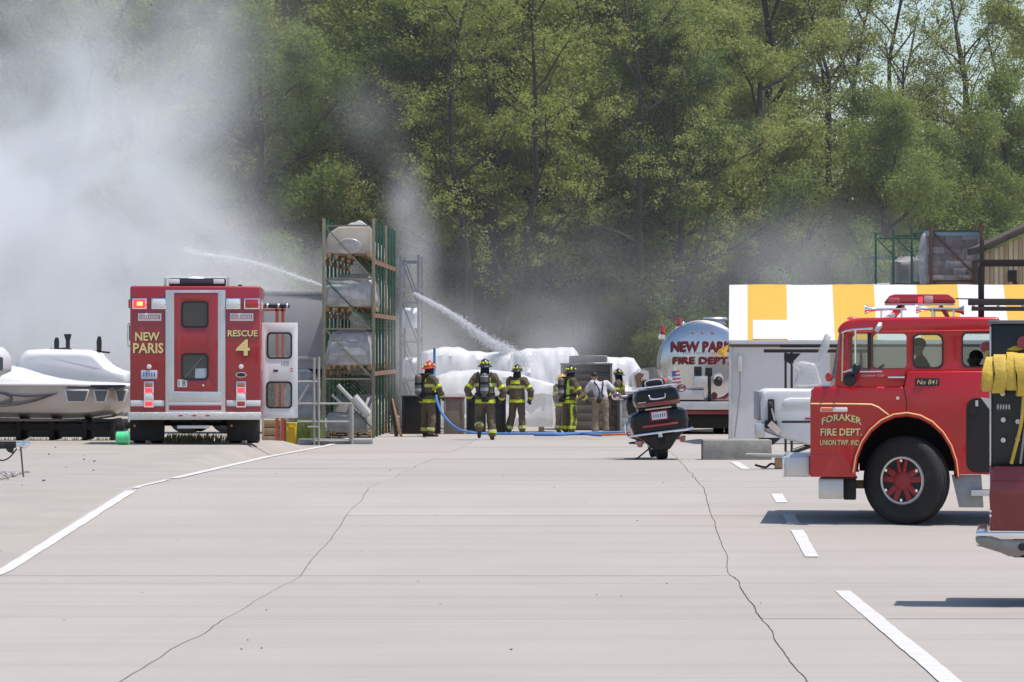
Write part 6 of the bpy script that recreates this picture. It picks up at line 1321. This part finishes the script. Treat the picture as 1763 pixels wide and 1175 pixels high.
    if coat and stripes:
        zz = ch.z-.04; band(cme, 'reflective_stripe', M_neon, t, (0, 0, zz), (0, 0, 1), .04, (ch.x, ch.y, zz), .29); band(cme, 'silver_stripe', M_silver, t, (0, 0, zz), (0, 0, 1), .011, (ch.x, ch.y, zz), .29, .011)
        zz = hem+.07; band(cme, 'reflective_stripe', M_neon, t, (0, 0, zz), (0, 0, 1), .04, (pv.x, pv.y, zz), .3)
        band(cme, 'name_patch', M_neon, t, (0, 0, ch.z+.08), (0, 0, 1), .045, (ch.x, ch.y-.12, ch.z+.08), .13, .006)
        for L in 'lr':
            e_, w_, s_ = V['e'+L], V['w'+L], V['s'+L]; q_ = e_.lerp(w_, .72); band(cme, 'reflective_stripe', M_neon, t, q_, w_-e_, .036, q_, .14)
            q_ = s_.lerp(e_, .72); band(cme, 'reflective_stripe', M_neon, t, q_, e_-s_, .034, q_, .14)
        if neon:
            for x0, x1 in ((-.16, -.07), (.07, .16)): band(cme, 'vertical_stripe', mat('neon_yellow', (.55, .75, .03), .5), t, (0, 0, (hem+.08+ch.z)/2+.16), (0, 0, 1), .3, (ch.x+(x0+x1)/2, ch.y, ch.z), .6, .009, (ch.x+x0, ch.x+x1))
            band(tme, 'vertical_stripe', MATS['neon_yellow'], t, (0, 0, .5), (0, 0, 1), .34, V['kr'], .7, .009, (V['kr'].x+.03, V['kr'].x+.075))
    if coat and gloves:
        for L in 'lr':
            gmb = MB(); hand(gmb, V['w'+L], V['w'+L]-V['e'+L], (0, 0, 1), .006); cap(gmb, V['w'+L].lerp(V['e'+L], .2), .05, V['w'+L], .038); gme = voxel(gmb, .012, 1); gme.materials.append(M_glv); new_obj('glove', gme, t)
    # head gear
    if helmet:
        hm = helmet; c = h+Vector((0, -.005, .055))
        sh_ = MB().ball(c, .118, .135, .125, 20, 8, z0=-.15); sh_.bar(c+Vector((0, -.125, .03)), c+Vector((0, .0, .135)), .02, .03).bar(c+Vector((0, .0, .135)), c+Vector((0, .125, .03)), .02, .03)
        hs = sh_.build('helmet', hm, t)
        br = MB(); r0 = [(c.x+.115*math.cos(a), c.y+.135*math.sin(a), c.z-.005) for a in [2*math.pi*k/24 for k in range(24)]]; r1 = [(c.x+.165*math.cos(a), c.y+(.20 if math.sin(a) < 0 else .175)*math.sin(a), c.z-.03-(.03 if math.sin(a) < 0 else .0)*abs(math.sin(a))) for a in [2*math.pi*k/24 for k in range(24)]]
        r2 = [(x, y, z_-.012) for x, y, z_ in r1]; r3 = [(x, y, z_-.012) for x, y, z_ in r0]; br.loft([r0, r1, r2, r3], cap=False).build('helmet_brim', hm, hs)
        for a in (-150, -110, -70, -30, 30, 90, 150):
            d = Vector((math.cos(R(a)), math.sin(R(a)), 0)); q_ = c + Vector((d.x*.116, d.y*.133, .035)); MB().ball(q_, .03, .03, .03, 8, 5).build('helmet_reflector', mat('yellow_patch', (.75, .72, .05), .4), hs)
        nk_ = MB(); torso(nk_, [(h+Vector((0, -.03, -.17)), .115, .11), (h+Vector((0, -.02, -.08)), .10, .11), (h+Vector((0, -.01, .02)), .092, .11)]); nk_.build('neck_flap', M_pack, t)
    elif cap_only:
        MB().ball(h+Vector((0, -.012, .035)), .084, .104, .10, 16, 6, z0=-.3).build('hair', mat('dark_hair', (.02, .016, .014), .7), t, jit=.008)
    if tank:
        base = ch + Vector((-.02, -.24, -.02)); tn_ = MB()
        tn_.revolve([(.02, -.30), (.05, -.29), (.05, -.24), (.083, -.21), (.09, -.17), (.09, .15), (.08, .20), (.05, .235), (.01, .245)], base, 'z', 18).build('air_tank', M_tank, t)
        e = MB().box(base.x-.12, base.x+.12, base.y+.04, base.y+.12, base.z-.32, base.z+.16).build('pack_frame', M_pack, t, .02)
        MB().revolve([(.093, -.03), (.095, .0), (.093, .03)], base+Vector((0, 0, .02)), 'z', 18).build('tank_strap', M_pack, e); MB().revolve([(.0915, -.035), (.0925, 0), (.0915, .035)], base+Vector((0, 0, -.12)), 'z', 18).build('tank_label', mat('grey_label', (.3, .34, .32), .5), e)
        MB().revolve([(.085, -.02), (.088, 0), (.085, .02)], base+Vector((0, 0, .16)), 'z', 18).build('tank_collar', mat('red_collar', (.3, .06, .05), .5) if seed % 2 else M_silver, e)
        MB().box(base.x-.06, base.x+.09, base.y-.04, base.y+.06, base.z-.40, base.z-.31).ball(base+Vector((.1, 0, -.34)), .03).build('valve', M_pack, e, .015)
        for sx in (-1, 1):
            MB().tube(catmull([base+Vector((sx*.1, .06, .14)), base+Vector((sx*.15, .12, .24)), ch+Vector((sx*.14, .02, .22)), ch+Vector((sx*.15, .20, .05)), ch+Vector((sx*.16, .2, -.2)), base+Vector((sx*.13, .08, -.26))], 4), .022, 6).build('shoulder_strap', M_pack, e)
        torso(MB(), [(Vector((pv.x, pv.y, pv.z+.08)), .232, .19), (Vector((pv.x, pv.y, pv.z+.13)), .232, .19)]).build('waist_belt', M_pack, e)
    return t
M_hblk = mat('helmet_black', (.015, .016, .02), .3, coat=.5); M_hred = mat('helmet_red', (.5, .03, .035), .35, coat=.5)
random.seed(3)
p1 = person('firefighter in red helmet with air tank holding the blue hose beside the green rack', on_ground(736, 748, 68), R(-58),
       dict(el=(-.27, .16, 1.15), wl=(-.08, .33, 1.05), er=(.29, .16, 1.15), wr=(.12, .34, 1.0), hd=(0.02, .05, 1.665), kl=(-.12, .02, .5), kr=(.13, .05, .5)), M_hred, True, seed=1, sc=1.05)
p2 = person('firefighter in black helmet walking away with air tank and one heel lifted', on_ground(835, 757, 70.6), R(2),
       dict(kl=(-.13, .16, .52), al=(-.13, -.12, .24), tl=(-.13, -.04, .10), kr=(.14, .06, .5), ar=(.16, -.02, .10), tr=(.18, .15, .05), el=(-.40, -.02, 1.14), wl=(-.33, .22, .98), er=(.42, -.02, 1.12), wr=(.36, .2, .94), ch=(0, .04, 1.3), nk=(0, .05, 1.5), hd=(0, .09, 1.66)), M_hblk, True, seed=2, sc=1.09)
p3 = person('firefighter in black helmet without air tank standing with legs apart, hand on hip', on_ground(890, 745, 66), R(-22),
       dict(kl=(-.15, .05, .5), al=(-.24, .02, .10), tl=(-.28, .18, .05), kr=(.14, .0, .5), ar=(.16, -.03, .10), tr=(.2, .14, .05), er=(.40, -.02, 1.16), wr=(.33, .1, .93), el=(-.29, .12, 1.14), wl=(-.16, .3, 1.02)), M_hblk, False, seed=4, sc=1.0)
p4 = person('firefighter in neon striped coat with air tank facing the large crate', on_ground(979, 744, 66), R(-52),
       dict(el=(-.27, .18, 1.15), wl=(-.15, .38, 1.02), er=(.33, .12, 1.13), wr=(.30, .35, .96), hd=(.03, .06, 1.665), kr=(.14, .04, .5)), M_hblk, True, neon=True, seed=5, sc=.98)
p5 = person('man in white T-shirt and dark braces bending beside the large crate with arms spread', on_ground(1034, 745, 67), R(6),
       dict(pv=(.02, 0, .95), ch=(-.02, .08, 1.26), nk=(-.08, .16, 1.42), hd=(-.13, .22, 1.53), sl=(-.21, .1, 1.37), sr=(.16, .1, 1.37), el=(-.36, .16, 1.14), wl=(-.52, .3, 1.0), er=(.36, .05, 1.18), wr=(.47, .1, .90), kl=(-.12, .05, .5), kr=(.14, .02, .5)), None, False, coat=False, seed=6, stripes=False, cap_only=True)
for sx in (-1, 1): MB().tube(catmull([(.0+sx*.05, -.165, 1.02), (-.01+sx*.03, -.11, 1.15), (-.02+sx*.07, -.085, 1.28), (-.05+sx*.11, .02, 1.40), (-.05+sx*.11, .14, 1.40)], 4), .019, 6).build('suspender', mat('navy_brace', (.02, .02, .035), .8), p5)
MB().ball((-.06, -.16, .93), .06, .03, .08).build('belt_pouch', M_pack, p5)
p6 = person('firefighter half hidden behind the one in the neon striped coat', on_ground(967, 744, 64.8), R(-35), dict(el=(-.29, .05, 1.15), wl=(-.26, .1, .9)), mat('helmet_orange', (.7, .3, .04), .4), False, seed=8, sc=.86)
p7 = person('firefighter behind the grey cabinet left of the motorcycle mirror', on_ground(1066, 744, 64), R(80), dict(), M_hblk, False, seed=9, sc=.93)
# crew in the cab of the engine
def seat_pose(t0, fwd=(-1, 0)):
    pass
Mft = Matrix.Translation(ft.location) @ Matrix.Rotation(-math.atan(.0896), 4, 'Z')
def in_cab(px, yy, py): a = t_(px, py); return Mft @ Vector((a[0], yy, a[1]))
sit = dict(pv=(0, 0, .32), hl=(-.1, .02, .30), hr=(.1, .02, .30), kl=(-.14, .40, .50), kr=(.14, .40, .50), al=(-.14, .50, .36), ar=(.14, .50, .36), tl=(-.14, .62, .34), tr=(.14, .62, .34), ch=(0, .03, .68), nk=(0, .05, .88), hd=(0, .08, 1.02),
           sl=(-.19, .04, .82), sr=(.19, .04, .82), el=(-.26, .25, .60), wl=(-.16, .48, .62), er=(.26, .25, .60), wr=(.16, .48, .62))
q1 = in_cab(1590, .6, 700); person('person in dark blue shirt at the wheel of the red fire engine', (q1.x, q1.y, q1.z-.15), R(85), sit, None, False, coat=False, seed=21, stripes=False, cap_only=True, seated=True, sc=.86)
q2 = in_cab(1690, 1.2, 700); person('person in turnout coat on the rear bench of the red fire engine', (q2.x, q2.y, q2.z-.30), R(85), sit, None, False, coat=True, seed=22, stripes=True, cap_only=True, seated=True, hem=.22, sc=.86)

# ================================================================ HOSES
def hose(label, pts, r, m, name='fire_hose'):
    pp = []
    for px, py, s in pts:
        q_ = P(px, py, s); zz = max(q_.z, gz(q_.x, q_.y)+r); pp.append((q_.x, q_.y, zz))
    o = MB().tube(catmull(pp, 8), r, 10).build(name, m); return tag(o, label, 'hose')
M_blue = mat('blue_hose', (.055, .17, .42), .6, var=.15, scale=8, bump=.3, bscale=60); M_orh = mat('orange_hose', (.62, .16, .05), .6, var=.15, scale=8)
hose('blue hose rising from the ground to the firefighter in the red helmet', [(748, 600, 66.8), (748, 618, 66.8), (748, 650, 66.9), (750, 674, 67.6), (753, 692, 68.9), (763, 715, 69.4), (785, 737, 69.5), (812, 745, 69.3), (850, 747, 69), (900, 747, 69), (960, 747, 68.8), (1000, 746, 68.6), (1045, 745, 68.4), (1100, 744, 68.2)], .033, M_blue)
hose('orange hose lying on the ground left of the motorcycle', [(985, 748, 68.3), (1010, 748, 68.8), (1040, 749, 69.2), (1070, 748, 69.4), (1100, 748, 69.4), (1130, 748, 69)], .03, M_orh)
hose('second blue hose crossing the orange one on the ground', [(920, 749, 69.6), (960, 749, 69.9), (1000, 747, 69.4), (1020, 749, 70), (1035, 750, 70.3)], .033, M_blue)

# ================================================================ WATER AND SMOKE
def water(label, path, n, seed, r0, r1, m):
    rn = random.Random(seed); pts = catmull([P(*q_) for q_ in path], 8); mb = MB(); N = len(pts)-1
    core = [p_ + Vector((rn.gauss(0, 1), rn.gauss(0, 1), rn.gauss(0, 1)))*.02*i/N for i, p_ in enumerate(pts)]
    mb.tube(core, [r0*.5+(r1*.16-r0*.5)*i/N + .01*rn.random() for i in range(N+1)], 6)
    for k in range(n):
        f_ = rn.random()**.8*N; i = min(int(f_), N-1); c = pts[i].lerp(pts[i+1], f_-i); sp_ = r0+(r1-r0)*f_/N
        c = c + Vector((rn.gauss(0, 1), rn.gauss(0, 1), rn.gauss(-.25, 1)))*sp_*.6; r = rn.uniform(.006, .016)
        mb.add([c+Vector((2*r, 0, -r)), c+Vector((-r, r, -r)), c+Vector((-r, -r, -r)), c+Vector((0, 0, 1.3*r))], [(0, 1, 2), (0, 3, 1), (1, 3, 2), (2, 3, 0)])
    return tag(mb.build('water_jet', m, None, smooth=60), label, 'water jet')
M_water = fabric('water_spray', (.85, .86, .88), .5, .05, 0, 1, .3, alpha=.5)
water('white jet of water arcing down from the rack into the wrapped boats', [(713, 505, 64), (750, 525, 63), (790, 550, 62.3), (830, 580, 61.8), (872, 603, 61.4), (905, 625, 61)], 9000, 1, .03, .17, M_water)
water('faint spray of water in the smoke above the rescue truck', [(556, 492, 54.2), (500, 472, 54.2), (440, 452, 54.3), (390, 443, 54.4), (345, 437, 54.5), (318, 430, 54.6)], 1800, 2, .02, .4, M_water)

def smoke_domain(name, label, box, blobs, scale, thresh, dens, base=0.0, col=(.965, .978, .992), aniso=.1):
    """closed box whose air carries soot: even noise broken up by a few soft billows"""
    x0, x1, y0, y1, z0, z1 = box
    o = MB().box(*box).build(name, None, None, smooth=0); tag(o, label, kind='stuff')
    m = bpy.data.materials.new(name); m.use_nodes = True; nt = m.node_tree; nt.nodes.remove(nt.nodes['Principled BSDF']); out = nt.nodes['Material Output']
    pvn = nt.nodes.new('ShaderNodeVolumePrincipled'); pvn.inputs['Color'].default_value = (*col, 1); pvn.inputs['Anisotropy'].default_value = aniso
    tc = nt.nodes.new('ShaderNodeTexCoord')
    def math_(op, a, b=None, clamp=False):
        n_ = nt.nodes.new('ShaderNodeMath'); n_.operation = op; n_.use_clamp = clamp
        for i, v in enumerate((a, b)):
            if v is None: continue
            if isinstance(v, (int, float)): n_.inputs[i].default_value = v
            else: nt.links.new(v, n_.inputs[i])
        return n_.outputs[0]
    nz = nt.nodes.new('ShaderNodeTexNoise'); nz.inputs['Scale'].default_value = scale; nz.inputs['Detail'].default_value = 4.5; nz.inputs['Roughness'].default_value = .6; nz.inputs['Distortion'].default_value = .9
    nt.links.new(tc.outputs['Object'], nz.inputs['Vector'])
    mr = nt.nodes.new('ShaderNodeMapRange'); mr.inputs[1].default_value = thresh[0]; mr.inputs[2].default_value = thresh[1]; mr.inputs[3].default_value = thresh[2] if len(thresh) > 2 else 0; nt.links.new(nz.outputs['Fac'], mr.inputs[0])
    total = None
    for c, r, a in blobs:
        sb = nt.nodes.new('ShaderNodeVectorMath'); sb.operation = 'SUBTRACT'; sb.inputs[1].default_value = c; nt.links.new(tc.outputs['Object'], sb.inputs[0])
        dv = nt.nodes.new('ShaderNodeVectorMath'); dv.operation = 'DIVIDE'; dv.inputs[1].default_value = r; nt.links.new(sb.outputs[0], dv.inputs[0])
        ln = nt.nodes.new('ShaderNodeVectorMath'); ln.operation = 'LENGTH'; nt.links.new(dv.outputs[0], ln.inputs[0])
        s1 = nt.nodes.new('ShaderNodeMapRange'); s1.interpolation_type = 'SMOOTHSTEP'; s1.inputs[1].default_value = 1; s1.inputs[2].default_value = 0; s1.inputs[4].default_value = a
        nt.links.new(ln.outputs['Value'], s1.inputs[0]); total = s1.outputs[0] if total is None else math_('ADD', total, s1.outputs[0])
    dn = math_('MULTIPLY', math_('MULTIPLY', total, mr.outputs[0]), dens)
    if base: dn = math_('ADD', dn, base)
    nt.links.new(dn, pvn.inputs['Density']); nt.links.new(pvn.outputs[0], out.inputs['Volume'])
    o.data.materials.append(m); return o
def B(px, py, s, rx, ry, rz, a): c = P(px, py, s); return ((c.x, c.y, c.z), (rx, ry, rz), a)
smoke_domain('smoke', 'pale smoke drifting across the yard in front of the trees, thickest at left', (-32, 17, 126, 148.5, -.6, 24),
    [B(40, 470, 57, 7.5, 9, 6.5, 1.0), B(170, 310, 57, 6.5, 9, 6.0, .48), B(330, 470, 57, 4.5, 8, 4.0, .42), B(220, 70, 57, 7.0, 9, 7.0, .34), B(60, 600, 57, 9, 9, 2.6, .9),
     B(480, 500, 57, 4.0, 7, 2.3, .42), B(712, 450, 57, 1.1, 4, 3.4, .34), B(690, 330, 57, .9, 4, 2.2, .22), B(630, 210, 57, 1.8, 4, 2.2, .14), B(740, 600, 57, 3.2, 6, 2.2, .35), B(950, 570, 57, 3.0, 5, 1.6, .22), B(1400, 470, 57, 5.0, 6, 2.8, .2), B(-200, 350, 57, 9, 9, 9, .9), B(1050, 500, 57, 10, 8, 3.2, .06)],
    .26, (.36, .63, .05), .36, base=.0018)
smoke_domain('smoke_wisp', 'thin white steam drifting in front of the wrapped boats', (-4.5, 4.8, 117.5, 122.0, -.3, 4.5),
    [B(760, 660, 65, 1.8, 2.2, 2.0, .5), B(880, 680, 65, 2.2, 2.2, 1.6, .55), B(960, 600, 65, 1.8, 2.0, 1.0, .35), B(720, 600, 65, 1.2, 2.0, 2.5, .4)], .55, (.34, .66, .15), .62)
